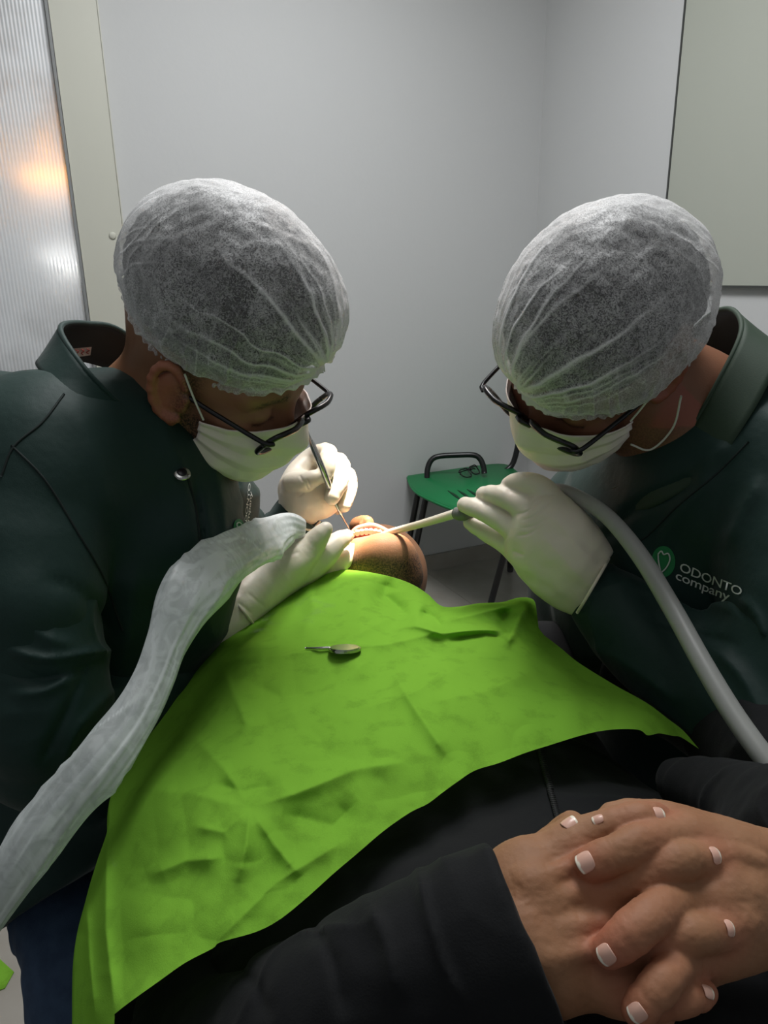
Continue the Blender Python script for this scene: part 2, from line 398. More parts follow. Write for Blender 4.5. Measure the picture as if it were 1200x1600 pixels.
def glass_mat():
    m = bpy.data.materials.new('clear spectacle lens'); m.use_nodes = True; nt = m.node_tree
    for n in list(nt.nodes): nt.nodes.remove(n)
    out = nt.nodes.new('ShaderNodeOutputMaterial'); t = nt.nodes.new('ShaderNodeBsdfTransparent'); t.inputs[0].default_value = (0.93, 0.95, 0.95, 1)
    g = nt.nodes.new('ShaderNodeBsdfGlossy'); g.inputs['Roughness'].default_value = 0.03
    x = nt.nodes.new('ShaderNodeMixShader'); x.inputs[0].default_value = 0.10
    nt.links.new(t.outputs[0], x.inputs[1]); nt.links.new(g.outputs[0], x.inputs[2]); nt.links.new(x.outputs[0], out.inputs[0]); return m
M['lens'] = glass_mat()
def emit(name, col, st):
    m = bpy.data.materials.new(name); m.use_nodes = True; b = m.node_tree.nodes['Principled BSDF']
    b.inputs['Base Color'].default_value = col; b.inputs['Emission Color'].default_value = col; b.inputs['Emission Strength'].default_value = st; return m
M['orange'] = emit('orange lamp glow', (1.0, 0.42, 0.06, 1), 60.0)
M['glow'] = emit('white lamp glow', (1.0, 0.97, 0.92, 1), 2.2)
M['lamp_glow'] = emit('dental lamp glow', (1.0, 0.86, 0.66, 1), 6.0)

# ------------------------------------------------------------------ room
WO = np.array([0.173, 3.016, 0.0]); WD = nrm([0.900, 0.434, 0]); WN = np.array([WD[1], -WD[0], 0])   # WN points into the room
UPV = np.array([0, 0, 1.0])
def wall_xy(px, off=0.0):
    """distance along the back wall (plane pushed off into the room) seen at this column on the horizon"""
    r = ray(px, 440); o = WO + WN * off; t = ((o - CO) @ WN) / (r @ WN); return float((CO + r * t - o) @ WD)
def struct(name, me, m, parent=None):
    o = link(name, me, m, parent)
    if parent is None: o['kind'] = 'structure'
    return o
s_corner = 0.62
for _ in range(20):
    q = WO + WD * s_corner; q[2] = 1.2; c = CM.T @ (q - CO); x_ = 600 + F_PX * c[0] / -c[2]; s_corner += (835 - x_) / 380
s_left = -3.2
struct('wall_back', box_me(WO + WD * (s_left + s_corner) / 2 + UPV * 1.35 - WN * 0.05, (WD, WN, UPV), ((s_corner - s_left) / 2 + 0.1, 0.05, 1.35)), M['wall'])
CORN = WO + WD * s_corner
struct('wall_right', box_me(CORN + WN * 2.0 + UPV * 1.35 + WD * 0.05, (WN, WD, UPV), (2.05, 0.05, 1.35)), M['wall'])
fl = struct('floor', box_me(CORN + WN * 2.0 - WD * 1.9 - UPV * 0.03, (WD, WN, UPV), (2.0, 2.1, 0.02)), M['grout'])
tile_proto = None
for i in range(-4, 2):
    for j in range(0, 7):
        a = WO + WD * (0.6 * i + 0.3) + WN * (0.6 * j + 0.3)
        if (a - CORN) @ WD > 0.1: continue
        if tile_proto is None:
            tile_proto = box_me((0, 0, -0.005), (WD, WN, UPV), (0.2983, 0.2983, 0.005), 0.0012); tile_proto.materials.append(M['tile'])
        o = bpy.data.objects.new('tile', tile_proto); COL.objects.link(o); o.parent = fl; o.location = Vector(a)
struct('ceiling', box_me(CORN + WN * 2.0 - WD * 1.9 + UPV * 2.74, (WD, WN, UPV), (2.0, 2.1, 0.03)), M['ceiling'])
struct('baseboard_back', box_me(WO + WD * (s_corner - 1.6) + UPV * 0.036 + WN * 0.007, (WD, WN, UPV), (1.59, 0.007, 0.036), 0.002), M['tile'])
struct('baseboard_right', box_me(CORN + WN * 2.0 + UPV * 0.036 - WD * 0.007, (WN, WD, UPV), (1.98, 0.007, 0.036), 0.002), M['tile'])
# cream post and polycarbonate panel, left end of the back wall
a, b = wall_xy(133, 0.06), wall_xy(203, 0.06)
post = struct('trim_1', box_me(WO + WD * (a + b) / 2 + WN * 0.031 + UPV * 1.34, (WD, WN, UPV), ((b - a) / 2, 0.029, 1.34), 0.003), M['post'])
for zz in (1.365,):
    for px_ in (176, 191):
        c = P(px_, 368, 1.0); s_ = wall_xy(px_, 0.062)
        r = ray(px_, 368); o0 = WO + WN * 0.062; q = CO + r * (((o0 - CO) @ WN) / (r @ WN))
        bm = bmesh.new(); bmesh.ops.create_uvsphere(bm, u_segments=16, v_segments=8, radius=0.011)
        for v in bm.verts: v.co = Vector(q + WD * v.co.x + UPV * v.co.y + WN * v.co.z * 0.35)
        me = bpy.data.meshes.new('m'); bm.to_mesh(me); bm.free(); link('screw_cap', me, M['post'], post)
s0, s1 = wall_xy(-260, 0.06), a
struct('trim_2', box_me(WO + WD * (a - 0.006) + WN * 0.045 + UPV * 1.34, (WD, WN, UPV), (0.004, 0.022, 1.34)), mat('grey joint strip', srgb(128, 130, 130), 0.5))
n = 260; ss = np.linspace(s0, s1, n); cor = 0.0014 * np.abs(np.sin(np.arange(n) * np.pi / 4))
V = []
for zz in (0.02, 2.68):
    V += [WO + WD * ss[i] + WN * (0.052 + cor[i]) + UPV * zz for i in range(n)]
V = np.array(V).reshape(2, n, 3)
me = mesh(V.reshape(-1, 3), grid_faces(2, n)); attr(me, 'crease', np.tile(cor / .0014 * .22 - .14, 2))
struct('window_1', me, M['poly'])
# lamps beyond the translucent partition
def streak(px0, px1, y, h, m, label):
    o0 = WO + WN * 0.02
    def hit(x, yy): r = ray(x, yy); return CO + r * (((o0 - CO) @ WN) / (r @ WN))
    p0, p1 = hit(px0, y), hit(px1, y); c = (p0 + p1) / 2; L_ = np.linalg.norm(p1 - p0) / 2
    bm = bmesh.new(); bmesh.ops.create_uvsphere(bm, u_segments=24, v_segments=12, radius=1)
    for v in bm.verts: v.co = Vector(c + nrm(p1 - p0) * v.co.x * L_ + UPV * v.co.z * h + WN * v.co.y * 0.012)
    me = bpy.data.meshes.new('m'); bm.to_mesh(me); bm.free()
    o = link('lamp_tube', me, m); tag(o, label, 'lamp')
streak(24, 137, 276, 0.014, M['orange'], 'orange glowing strip light behind the ribbed translucent partition')
streak(38, 138, 308, 0.006, M['glow'], 'thin white light line just under the orange strip behind the partition')
streak(55, 150, 400, 0.030, M['glow'], 'dim white strip light behind the partition, lower one near the post')
M['glow'].node_tree.nodes['Principled BSDF'].inputs['Emission Strength'].default_value = 14.0
# board on the right wall
def right_hit(px, py, off):
    o0 = CORN - WD * off; r = ray(px, py); return CO + r * (((o0 - CO) @ WD) / (r @ WD))
e0 = right_hit(1042, 320, 0.02); e1 = right_hit(1190, 447, 0.02)
sa = (e0 - CORN) @ WN; sb = sa + 1.1; zb = e1[2]
bd = thing('wall_board', 'pale grey board with thin dark edge on the right wall', 'board', CORN + WN * sa + UPV * zb)
link('panel', box_me(CORN + WN * (sa + sb) / 2 - WD * 0.011 + UPV * (zb + 2.66) / 2, (WN, WD, UPV), ((sb - sa) / 2, 0.009, (2.66 - zb) / 2), 0.001), M['board'], bd)
link('edge_strip', box_me(CORN + WN * (sa - 0.003) - WD * 0.011 + UPV * (zb + 2.66) / 2, (WN, WD, UPV), (0.003, 0.011, (2.66 - zb) / 2)), M['dark_edge'], bd)
link('edge_strip', box_me(CORN + WN * (sa + sb) / 2 - WD * 0.011 + UPV * (zb - 0.003), (WN, WD, UPV), ((sb - sa) / 2, 0.011, 0.003)), M['dark_edge'], bd)

# ------------------------------------------------------------------ green chair
def spectacles(parent, to_w, fr, lens=True, th=0.0030):
    """to_w maps (forward, left, up) to world; origin at the bridge"""
    mk = lambda pts, r, **k: tube_me([to_w(p) for p in pts], r, n=8, **k)
    for s in (-1, 1):
        a = np.linspace(0, 2 * np.pi, 41)
        sq = lambda v, e: np.sign(v) * np.abs(v) ** e
        pts = [(-0.004 * (sq(math.cos(t), .6)) ** 2 - 0.003 * max(0, sq(math.cos(t), .6) * 1), s * (0.034 + 0.027 * sq(math.cos(t), .6)), 0.0185 * sq(math.sin(t), .6) - 0.004 * (1 if math.sin(t) < 0 else 0) * (0.5 - 0.5 * math.cos(t))) for t in a]
        link('rim', mk(pts, th, seg=80), fr, parent)
        if lens:
            V = [to_w((-0.002, s * 0.034, 0))] + [to_w(p) for p in pts[:-1]]
            link('lens', mesh(V, [(0, i, i % 40 + 1) for i in range(1, 41)]), M['lens'], parent)
    link('bridge', mk([(0, -0.009, 0.006), (0.002, 0, 0.010), (0, 0.009, 0.006)], th, seg=12), fr, parent)
def temples(parent, to_w, fr, length, fold=False, s_list=(-1, 1), drop=0.012, th=0.0024):
    for s in s_list:
        if fold:
            pts = [(-0.004, s * 0.063, 0.008), (-0.010, s * 0.055, 0.006), (-0.012 - 0.003 * s, -s * 0.035, 0.0), (-0.014, -s * 0.055, -0.008)]
        else:
            pts = [(-0.002, s * 0.060, 0.008), (-0.010, s * 0.067, 0.008), (-length * 0.6, s * 0.072, 0.008), (-length, s * 0.074, 0.006), (-length - 0.02, s * 0.073, -drop)]
        link('temple', tube_me([to_w(p) for p in pts], th, n=8, seg=40), fr, parent)
zs = 0.445
seat_px = [(635, 742), (640, 756), (652, 769), (690, 787), (722, 798), (765, 812), (812, 822), (846, 800), (850, 770), (812, 738), (783, 724), (700, 733)]
ch = thing('school_chair', 'green plastic seat chair with black tube frame against the white wall', 'chair', (0.35, 2.85, 0))
poly = spline([onz(x, y, zs) for x, y in seat_px] + [onz(635, 742, zs)], 60)[:-1]
link('seat', prism_me(poly, zs - 0.016, zs, 0.005), M['seat_green'], ch)
for k in range(4):
    p0 = onz(700 + 15 * k, 767 - 1.0 * k, zs); p1 = onz(722 + 15 * k, 783 - 1.5 * k, zs)
    me = tube_me([p0, (p0 + p1) / 2 + UPV * 0.001, p1], [0.002, 0.006, 0.002], n=8, seg=10); link('slot', me, M['slot'], ch)
def tb(name, pts, r, m, par, seg=30): return link(name, tube_me(pts, r, n=12, seg=seg), m, par)
dl_ = [-(CM.T @ (onz(x, 733, zs) - CO))[2] for x in (668, 754)]
tb('frame_loop', [P(x, y, dl_[0] + (dl_[1] - dl_[0]) * (x - 668) / 86 - .13) for x, y in ((667, 752), (668, 733), (674, 719), (686, 713), (715, 711), (740, 711), (750, 717), (755, 728), (757, 740))], 0.0115, M['black_metal'], ch, 50)
R0 = onz(797, 735, zs - 0.01)
for dx in ((0, 0), (0.16, -0.36)):
    b0 = R0 + np.array([dx[0], dx[1], 0])
    tb('back_post', [b0 + [-0.06, -0.02, -0.01], b0 + [-0.01, 0, 0.005], b0 + [0.02, 0.01, 0.05], b0 + [0.045, 0.02, 0.2], b0 + [0.07, 0.03, 0.42]], 0.012, M['black_metal'], ch)
bc = R0 + np.array([0.14, -0.17, 0.36])
link('backrest', box_me(bc, (nrm([0.16, -0.36, 0]), nrm([.36, .16, -.05]), UPV), (0.21, 0.008, 0.11), 0.006), M['seat_green'], ch)
for (t0, b0) in (((667, 770), (641, 899)), ((806, 800), (762, 962)), ((800, 772), (797, 893)), ((655, 760), (628, 905))):
    a_, b_ = onz(*t0, zs - 0.02), onz(*b0, 0.0)
    tb('leg', [a_, b_ + UPV * 0.004], 0.0125, M['black_metal'], ch, 4)
gl = thing('folded_eyeglasses', 'black eyeglasses lying on the green chair seat', 'glasses', onz(735, 743, zs))
g0 = onz(736, 744, zs) + UPV * 0.022; gx = nrm(onz(760, 734, zs) - onz(712, 752, zs)); gy = nrm(np.cross(UPV, gx))
def gw(p): return g0 + gx * p[1] * 1.0 - gy * (p[0] * 1.6 - p[2] * 0.75) + UPV * p[2] * 0.75
spectacles(gl, gw, M['frame'], True, 0.0028); temples(gl, gw, M['frame'], 0.1, fold=True, th=0.0026)

# ------------------------------------------------------------------ heads
def basis(Fc, Lc):
    F = nrm(W(Fc)); L = W(Lc); L = nrm(L - (L @ F) * F); return np.array([F, L, np.cross(F, L)])
class Head:
    def __init__(s, O, B, e, ez=0.0): s.O, s.B, s.e, s.ez = np.asarray(O), B, e, ez
    def w(s, p): return s.O + np.asarray(p, float) @ s.B
    def loc(s, X): return (X - s.O) @ s.B.T
    def add(s, S, neck_to, neck_r=0.06):
        w, e, B = s.w, s.e, s.B
        S.el(w((-.008, 0, e + .045)), B, (.094, .074, .092), .01)
        S.el(w((.040, 0, e - .022)), B, (.058, .056, .080), .035)
        for g in (-1, 1):
            S.rc(w((0.002, g * .049, e - .040)), w((.068, g * .020, e - .086)), .021, .018, .03)
            S.rc(w((.085, g * .012, e + .026)), w((.070, g * .044, e + .024)), .012, .011, .018)
            S.rc(w((.066, g * .040, e - .022)), w((.072, g * .030, e - .040)), .022, .018, .02)
            S.el(w((.100, g * .032, e + .006)), B, (.012, .016, .013), .012, 's')
            S.el(w((.079, g * .032, e + .004)), B, (.014, .016, .013), .004)
            S.rc(w((.100, g * .010, e - .034)), w((.104, g * .011, e - .036)), .007, .007, .006)
        S.rc(w((.078, 0, e - .084)), w((.074, 0, e - .090)), .020, .018, .02)
        S.rc(w((.090, 0, e + .014)), w((.105, 0, e - .026)), .008, .011, .012)
        S.rc(w((.090, -.012, e - .058)), w((.090, .012, e - .058)), .012, .012, .012)
        S.rc(w((-.022, 0, e - .02)), neck_to, .056, neck_r, .03)
        e = e + s.ez
        for g in (-1, 1):
            S.el(w((.008, g * .077, e - .004)), np.array([nrm(B[0] + .35 * g * -B[1]), nrm(B[1] + .35 * g * B[0]), B[2]]), (.018, .006, .028), .006)
            pts = []
            for t in np.linspace(2.6, -2.2, 13):
                pts.append(w((.009 - .018 * math.cos(t - 0.25), g * (.0815 + .006 * math.cos(t)), e + .001 + .029 * math.sin(t + .1))))
            for a_, b_ in zip(pts[:-1], pts[1:]): S.rc(a_, b_, .0042, .0042, .003)
            S.el(w((.013, g * .090, e - .002)), B, (.009, .009, .014), .005, 's')
            S.rc(w((.023, g * .075, e - .012)), w((.025, g * .075, e + .002)), .0045, .004, .004)
            S.rc(w((.016, g * .077, e - .031)), w((.014, g * .077, e - .026)), .006, .006, .005)

def cap_mesh(H, rad, edge, gfront, seed, crease_gain=1.0):
    """bouffant cap: polar grid about the crown, pleats fan out from the gathers front and back"""
    nu, nv = 900, 230
    ph = np.linspace(-np.pi, np.pi, nu, endpoint=False); t = np.linspace(0, 1, nv)
    ek = np.array(sorted(edge)); ep = np.interp(np.degrees(ph), ek[:, 0], ek[:, 1])
    ker = np.hanning(57); ker /= ker.sum(); ep = np.convolve(np.concatenate([ep[-28:], ep, ep[:28]]), ker, 'valid')
    TH = np.radians(ep)[:, None] * t[None, :]; PH = ph[:, None] + 0 * TH
    D = np.stack([np.sin(TH) * np.cos(PH), np.sin(TH) * np.sin(PH), np.cos(TH)], -1).reshape(-1, 3)
    tt = np.broadcast_to(t[None], TH.shape).ravel(); pp = PH.ravel()
    R = 1 / np.sqrt((D[:, 0] / rad[0]) ** 2 + (D[:, 1] / rad[1]) ** 2 + (D[:, 2] / rad[2]) ** 2)
    cr = np.zeros(len(D)); dr = np.zeros(len(D))
    def fan(g, N_, reach, amp, sd):
        nonlocal cr, dr
        g = nrm(g); c = np.clip(D @ g, -1, 1); dist = np.arccos(c)
        e1 = nrm(np.cross(g, [0, 1, 0.01])); e2 = np.cross(g, e1); az = np.arctan2(D @ e2, D @ e1)
        rn = random.Random(sd); root = np.clip(dist / 0.2, 0, 1); fall = np.exp(-(dist / reach) ** 2)
        wobv = noise(np.stack([dist * 5, az * 1.5, az * 0], -1), 1.0, sd) * 0.045
        for i_ in range(N_):
            a0 = -np.pi + 2 * np.pi * (i_ + rn.uniform(.1, .9)) / N_; cu_ = rn.uniform(-.14, .14); ln = rn.uniform(.5, 1.7) * reach; wd = rn.uniform(.006, .015); st_ = rn.uniform(.3, 1.0)
            dl = (az - a0 - cu_ * dist + wobv + np.pi) % (2 * np.pi) - np.pi; arc = np.abs(dl) * np.sin(np.clip(dist, 0, 3.1))
            f_ = np.exp(-(dist / ln) ** 4) * np.clip(2 * np.cos(np.clip(dl, -1.57, 1.57)), 0, 1); pf = np.exp(-(arc / wd) ** 2) * f_
            cr += pf * st_ * 1.1 * crease_gain * (.35 + .65 * root); dr += amp * st_ * np.exp(-(arc / (wd * 2.2)) ** 2) * f_ * root
        cr += fall * np.clip(noise(np.stack([np.cos(az) * 6, np.sin(az) * 6, dist * 1.5], -1), 1.0, sd + 2), 0, 1) * .22
        cr += np.exp(-(dist / 0.10) ** 2) * 0.5 + np.exp(-(dist / 0.25) ** 2) * 0.2
        dr -= np.exp(-(dist / 0.22) ** 2) * 0.006
    fan(gfront, 46, 0.85, 0.0020, seed)
    fan((-1, -0.0, -0.75), 44, 0.75, 0.0018, seed + 10)
    # small creases following the elastic on the side and general crumple
    q = np.stack([pp * 9, tt * 2.2, pp * 0], -1); r = ridged(q + noise(D * 5, 1.0, seed + 5)[:, None] * 0.5, 1.0, seed + 6)
    side = np.exp(-((tt - 1.0) / 0.42) ** 2)
    cr += side * np.clip(r - 0.90, 0, 1) * 10 * 0.45 * crease_gain; dr += side * r * 0.0012
    q = D * 14; cr += np.clip(ridged(q, 1.0, seed + 7) - 0.93, 0, 1) * 6 * 0.35
    dr += noise(D, 0.35, seed + 8) * 0.002 + noise(D, 0.09, seed + 9) * 0.0008
    # elastic edge: tuck in, ruffle out
    tuck = np.exp(-((tt - 0.965) / 0.02) ** 2); ruf = np.clip((tt - 0.965) / 0.035, 0, 1)
    dr += -0.006 * tuck + ruf * (0.001 + 0.0010 * np.sin(pp * 60 + 2 * np.sin(pp * 7)))
    cr += tuck * 0.22 + ruf * 0.12 + 0.10 * np.exp(-((tt - .93) / .05) ** 2)
    X = D * (R + dr)[:, None]
    X[:, 2] += (ruf * 0.0006 * np.sin(pp * 60 + 1.2))
    me = mesh(H.w(X), grid_faces(nu, nv, True, False)); attr(me, 'crease', np.clip(cr, 0, 0.85)); return me
def shell_me(H, rad, edge, nz=0.002, sd=3):
    nu, nv = 160, 80; ph = np.linspace(-np.pi, np.pi, nu, endpoint=False); t = np.linspace(0, 1, nv)
    ek = np.array(sorted(edge)); ep = np.interp(np.degrees(ph), ek[:, 0], ek[:, 1]); TH = np.radians(ep)[:, None] * t[None]; PH = ph[:, None] + 0 * TH
    D = np.stack([np.sin(TH) * np.cos(PH), np.sin(TH) * np.sin(PH), np.cos(TH)], -1).reshape(-1, 3)
    R = 1 / np.sqrt((D[:, 0] / rad[0]) ** 2 + (D[:, 1] / rad[1]) ** 2 + (D[:, 2] / rad[2]) ** 2) + noise(D, 0.06, sd) * nz
    tt = np.broadcast_to(t[None], TH.shape).ravel(); R = R * (1 - 0.10 * np.clip((tt - .9) / .1, 0, 1) ** 2)
    return mesh(H.w(D * R[:, None]), grid_faces(nu, nv, True, False))

def mask_me(H, e, top=0.006, bot=-0.096, wide=0.074, fwd=0.108, seed=1, span=78):
    nu, nv = 90, 60; u = np.linspace(-1, 1, nu); v = np.linspace(0, 1, nv); U_, V_ = np.meshgrid(u, v, indexing='ij')
    a = np.radians(U_ * span); z0 = e + top - 0.020 * np.abs(U_) ** 1.5; z1 = e + bot + 0.040 * np.abs(U_) ** 2.0
    z = z0 + (z1 - z0) * V_
    side = np.abs(U_) ** 3
    Fw = 0.010 + (fwd) * np.cos(a) ** 0.75 - 0.030 * np.clip(V_ - 0.60, 0, 1) ** 1.4 * 2.2 * (1 - .4 * side)
    Fw += 0.015 * np.exp(-(U_ / 0.22) ** 2) * np.exp(-((V_ - 0.28) / 0.25) ** 2) - 0.006 * np.exp(-(U_ / 0.4) ** 2) * (1 - V_) ** 3
    Ly = wide * np.sin(a) * (1 - 0.12 * V_)
    pl = (np.abs(((V_ * 3.2 + 0.1) % 1.0) - 0.5) * 2 - 0.5) * 0.0030 * (1 - np.exp(-((V_) / 0.1) ** 2))
    X = np.stack([Fw, Ly, z], -1).reshape(-1, 3)
    nn = np.stack([np.cos(a), np.sin(a), a * 0], -1).reshape(-1, 3)
    X = X + nn * (pl.ravel() + noise(X, 0.03, seed) * 0.0022 + ridged(X, 0.02, seed + 1) * 0.0010)[:, None]
    me = mesh(H.w(X), grid_faces(nu, nv)); return me
def tube_loc(H, pts, r, seg=30): return tube_me([H.w(p) for p in pts], r, n=8, seg=seg)

B1 = basis((.82, -.06, -.56), (.39, .77, .5)); O1 = P(363, 456, .72)
B2 = basis((-.73, -.18, -.65), (.63, -.53, -.57)); O2 = P(945, 484, .72)
H1 = Head(O1, B1, -0.084); H2 = Head(O2, B2, -0.060, 0.030)
RAD1 = (.118, .094, .094); RAD2 = (.117, .096, .097)
print('HEADS', O1, O2)

def cloth_disp(seed, amp=0.004, sc=0.07, stretch=(1, 1, 1)):
    st = np.array(stretch)
    def f(X):
        q = X * st
        a = noise(q, sc, seed); b = ridged(q + noise(q, sc * 1.5, seed + 3)[:, None] * 0.02, sc * 1.3, seed + 1)
        return (amp * 0.6 * a + amp * 0.7 * b ** 3 + amp * 0.25 * noise(q, sc * 0.35, seed + 2)).astype(np.float32)
    return f

# ------------------------------------------------------------------ dentist on the left
D1 = thing('person', 'dentist in dark green coat and white hair cap, blue jeans, holding a steel probe', 'person', (-0.45, 0.80, 0.0))
S = SDF(); H1.add(S, P(215, 655, .81), 0.054)
S.px([(215, 680, .82, 70), (200, 850, .84, 110), (90, 1330, .90, 60)], .05)
S.px([(190, 720, .82, 60), (60, 800, .74, 45), (60, 1150, .72, 40), (330, 985, .87, 32), (400, 930, .91, 22)], .04)
S.px([(300, 720, .90, 60), (400, 880, 1.06, 38), (465, 800, 1.04, 26)], .04)
V, Fq = S.build(.0028); X = H1.loc(V); e = H1.e
beard = np.clip(1 - np.abs(X[:, 0] - .045) / .06, 0, 1) * np.clip((e - .012 - X[:, 2]) / .02, 0, 1) * np.clip((X[:, 2] - (e - .135)) / .02, 0, 1) * np.clip((np.abs(X[:, 1]) - .02) / .02, 0, 1)
beard = np.clip(beard * 2.0, 0, 1) * .85
side = np.clip(1 - np.abs(X[:, 0] - .022) / .016, 0, 1) * np.clip((X[:, 2] - (e - .03)) / .02, 0, 1) * (np.abs(X[:, 1]) > .05)
brow = np.exp(-((X[:, 2] - (e + .024 - .006 * (np.abs(X[:, 1]) - .03) / .02)) / .005) ** 2) * (X[:, 0] > .06) * np.clip((np.abs(X[:, 1]) - .012) / .006, 0, 1) * np.clip((.052 - np.abs(X[:, 1])) / .01, 0, 1)
lash = np.exp(-((X[:, 2] - (e - .003)) / .0022) ** 2) * (X[:, 0] > .07) * (np.abs(np.abs(X[:, 1]) - .032) < .015)
me = mesh(V, Fq); attr(me, 'beard', np.clip(np.maximum.reduce([beard, side * .8, brow * .9, lash * .9]), 0, 1))
ear = np.clip((np.abs(X[:, 1]) - .076) / .006, 0, 1) * (np.abs(X[:, 2] - e) < .04) * (np.abs(X[:, 0] - .01) < .03); attr(me, 'red', ear * .5)
link('body', me, M['skin_l'], D1)
edge1 = [(-180, 106), (-150, 110), (-135, 116), (-109, 129), (-90, 131), (-73, 133), (-45, 124), (-22, 113), (0, 98), (22, 113), (45, 124), (73, 132), (109, 129), (135, 116), (150, 110), (180, 106)]
link('hair', shell_me(H1, (.109, .087, .087), [(p, t + (9 if abs(p) > 112 else 0)) for p, t in edge1]), M['hair'], D1)
capo = link('cap', cap_mesh(H1, RAD1, edge1, (1.0, -0.02, -0.12), 11), M['cap'], D1)
mk = link('mask', mask_me(H1, H1.e, seed=2), M['mask'], D1); thin(mk, .0012)
e = H1.e
for g in (-1, 1):
    link('ear_loop', tube_loc(H1, [(.047, g * .073, e - .010), (.032, g * .077, e + .010), (.018, g * .080, e + .030)], .0011), M['cord'], D1)
    link('ear_loop', tube_loc(H1, [(.044, g * .076, e - .050), (.028, g * .083, e - .050), (.010, g * .086, e - .028)], .0011), M['cord'], D1)
gs = bpy.data.objects.new('eyeglasses', None); COL.objects.link(gs); gs.parent = D1; gs['label'] = 'black rimmed glasses worn low on the nose'
def g1(p): return H1.w((.116 + p[0] + p[2] * .42, p[1], e - .004 + p[2]))
spectacles(gs, g1, M['frame']); temples(gs, g1, M['frame'], .105)

C = SDF()
C.px([(205, 720, .80, 92), (212, 840, .82, 172), (120, 1130, .86, 150), (70, 1370, .86, 150)], .06)
C.px([(70, 730, .72, 105), (45, 950, .66, 112), (55, 1150, .70, 98)], .05)
C.px([(205, 720, .80, 92), (325, 785, .93, 75), (305, 860, .95, 80)], .05)
C.px([(150, 700, .78, 110), (60, 720, .72, 130), (-120, 780, .80, 170), (-150, 1200, .86, 200)], .06)
C.disp = plus(cloth_disp(21, .006, .12), folds([([(300, 740), (318, 850), (322, 960)], -.008, 7), ([(335, 720), (350, 800), (352, 900)], .004, 9), ([(375, 720), (380, 800)], .004, 8), ([(110, 620), (150, 720), (180, 820)], .003, 20), ([(215, 860), (200, 1000), (170, 1150)], .005, 22), ([(60, 900), (130, 930), (190, 1010)], -.004, 14)]))
rr_ = nrm(ray(75, 1398)); cn = P(130, 1528, .8) - P(75, 1398, .8); C.cut(P(75, 1398, .80), cn - (cn @ rr_) * rr_, .006)
V, Fq = C.build(.0045, 1)
me = mesh(V, Fq); coat1 = link('coat', me, M['coat'], D1); bv1 = bvh_of(V, Fq)
A = SDF()
A.px([(50, 960, .66, 100), (60, 1110, .665, 104), (85, 1165, .69, 90), (225, 1080, .79, 66), (298, 1018, .85, 42)], .03)
A.disp = plus(cloth_disp(33, .003, .06, (1, 1, 1.4)), folds([([(0, 1010), (70, 1030), (140, 1020), (205, 1012)], .006, 9), ([(0, 1045), (80, 1060), (150, 1035)], -.005, 7), ([(10, 1085), (70, 1080), (130, 1040)], .005, 9), ([(60, 1200), (100, 1120), (135, 1040)], -.004, 8), ([(90, 1210), (130, 1130), (200, 1060)], .004, 10), ([(150, 1150), (200, 1090), (240, 1040)], -.003, 7), ([(10, 940), (60, 990), (130, 1012)], .004, 12)]))
V, Fq = A.build(.003); link('sleeve', mesh(V, Fq), M['coat'], D1)
A = SDF(); A.px([(335, 800, .95, 62), (400, 885, 1.06, 50), (466, 806, 1.04, 42)], .03); A.disp = cloth_disp(35, .005, .05)
A.cut(P(470, 800, 1.04), P(470, 800, 1.04) - P(400, 885, 1.06))
V, Fq = A.build(.003); link('sleeve', mesh(V, Fq), M['coat'], D1)

def collar(parent, top, bot, m, mi, n=90):
    T = spline([P(*p) for p in top], n); Bm = spline([P(*p) for p in bot], n); K = 8
    V = np.stack([T + (Bm - T) * (k / (K - 1)) for k in range(K)], 1)
    c = V.mean((0, 1)); out = V - c; out /= np.linalg.norm(out, axis=2)[..., None]
    Vo = V + out * .0035 * (0.8 + 0 * out); Vi = V
    fo = grid_faces(n, K)
    o = link('collar', mesh(Vo.reshape(-1, 3), fo), m, parent); thin(o, .0012)
    i = link('collar_lining', mesh((V - out * .0012).reshape(-1, 3), fo), mi, parent); thin(i, .001)
    rim = np.concatenate([(T + out[:, 0] * .0012)])
    link('collar_edge', tube_me(rim, .0028, n=8), m, parent)
collar(D1, [(292, 706, .82), (240, 676, .745), (180, 625, .70), (128, 570, .685), (96, 513, .72), (140, 507, .78), (192, 520, .83), (265, 585, .89), (320, 660, .92), (315, 700, .90)],
       [(283, 735, .81), (222, 712, .73), (150, 665, .68), (95, 610, .67), (60, 568, .71), (105, 560, .80), (190, 585, .88), (270, 640, .93), (335, 700, .95), (330, 735, .91)], M['coat'], M['coat_in'])
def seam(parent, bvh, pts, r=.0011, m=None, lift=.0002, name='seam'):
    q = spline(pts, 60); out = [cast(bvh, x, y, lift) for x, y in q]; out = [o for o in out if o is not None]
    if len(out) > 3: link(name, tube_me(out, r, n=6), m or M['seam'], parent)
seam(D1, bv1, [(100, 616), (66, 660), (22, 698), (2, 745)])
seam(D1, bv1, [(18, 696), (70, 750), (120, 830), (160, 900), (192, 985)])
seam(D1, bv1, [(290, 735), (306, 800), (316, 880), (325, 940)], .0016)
# snap button
q = cast(bv1, 283, 740, .002)
if q is not None:
    for r_, h_, m_ in ((.0085, 0.0, M['steel']), (.005, .0022, M['frame'])):
        bm = bmesh.new(); bmesh.ops.create_uvsphere(bm, u_segments=24, v_segments=10, radius=r_)
        n_ = nrm(W((.25, -.75, .6))); x_ = nrm(np.cross(n_, UPV)); y_ = np.cross(n_, x_)
        for v in bm.verts: v.co = Vector(q + n_ * (v.co.z * .3 + h_) + x_ * v.co.x + y_ * v.co.y)
        me = bpy.data.meshes.new('m'); bm.to_mesh(me); bm.free(); link('snap_button', me, m_, D1)

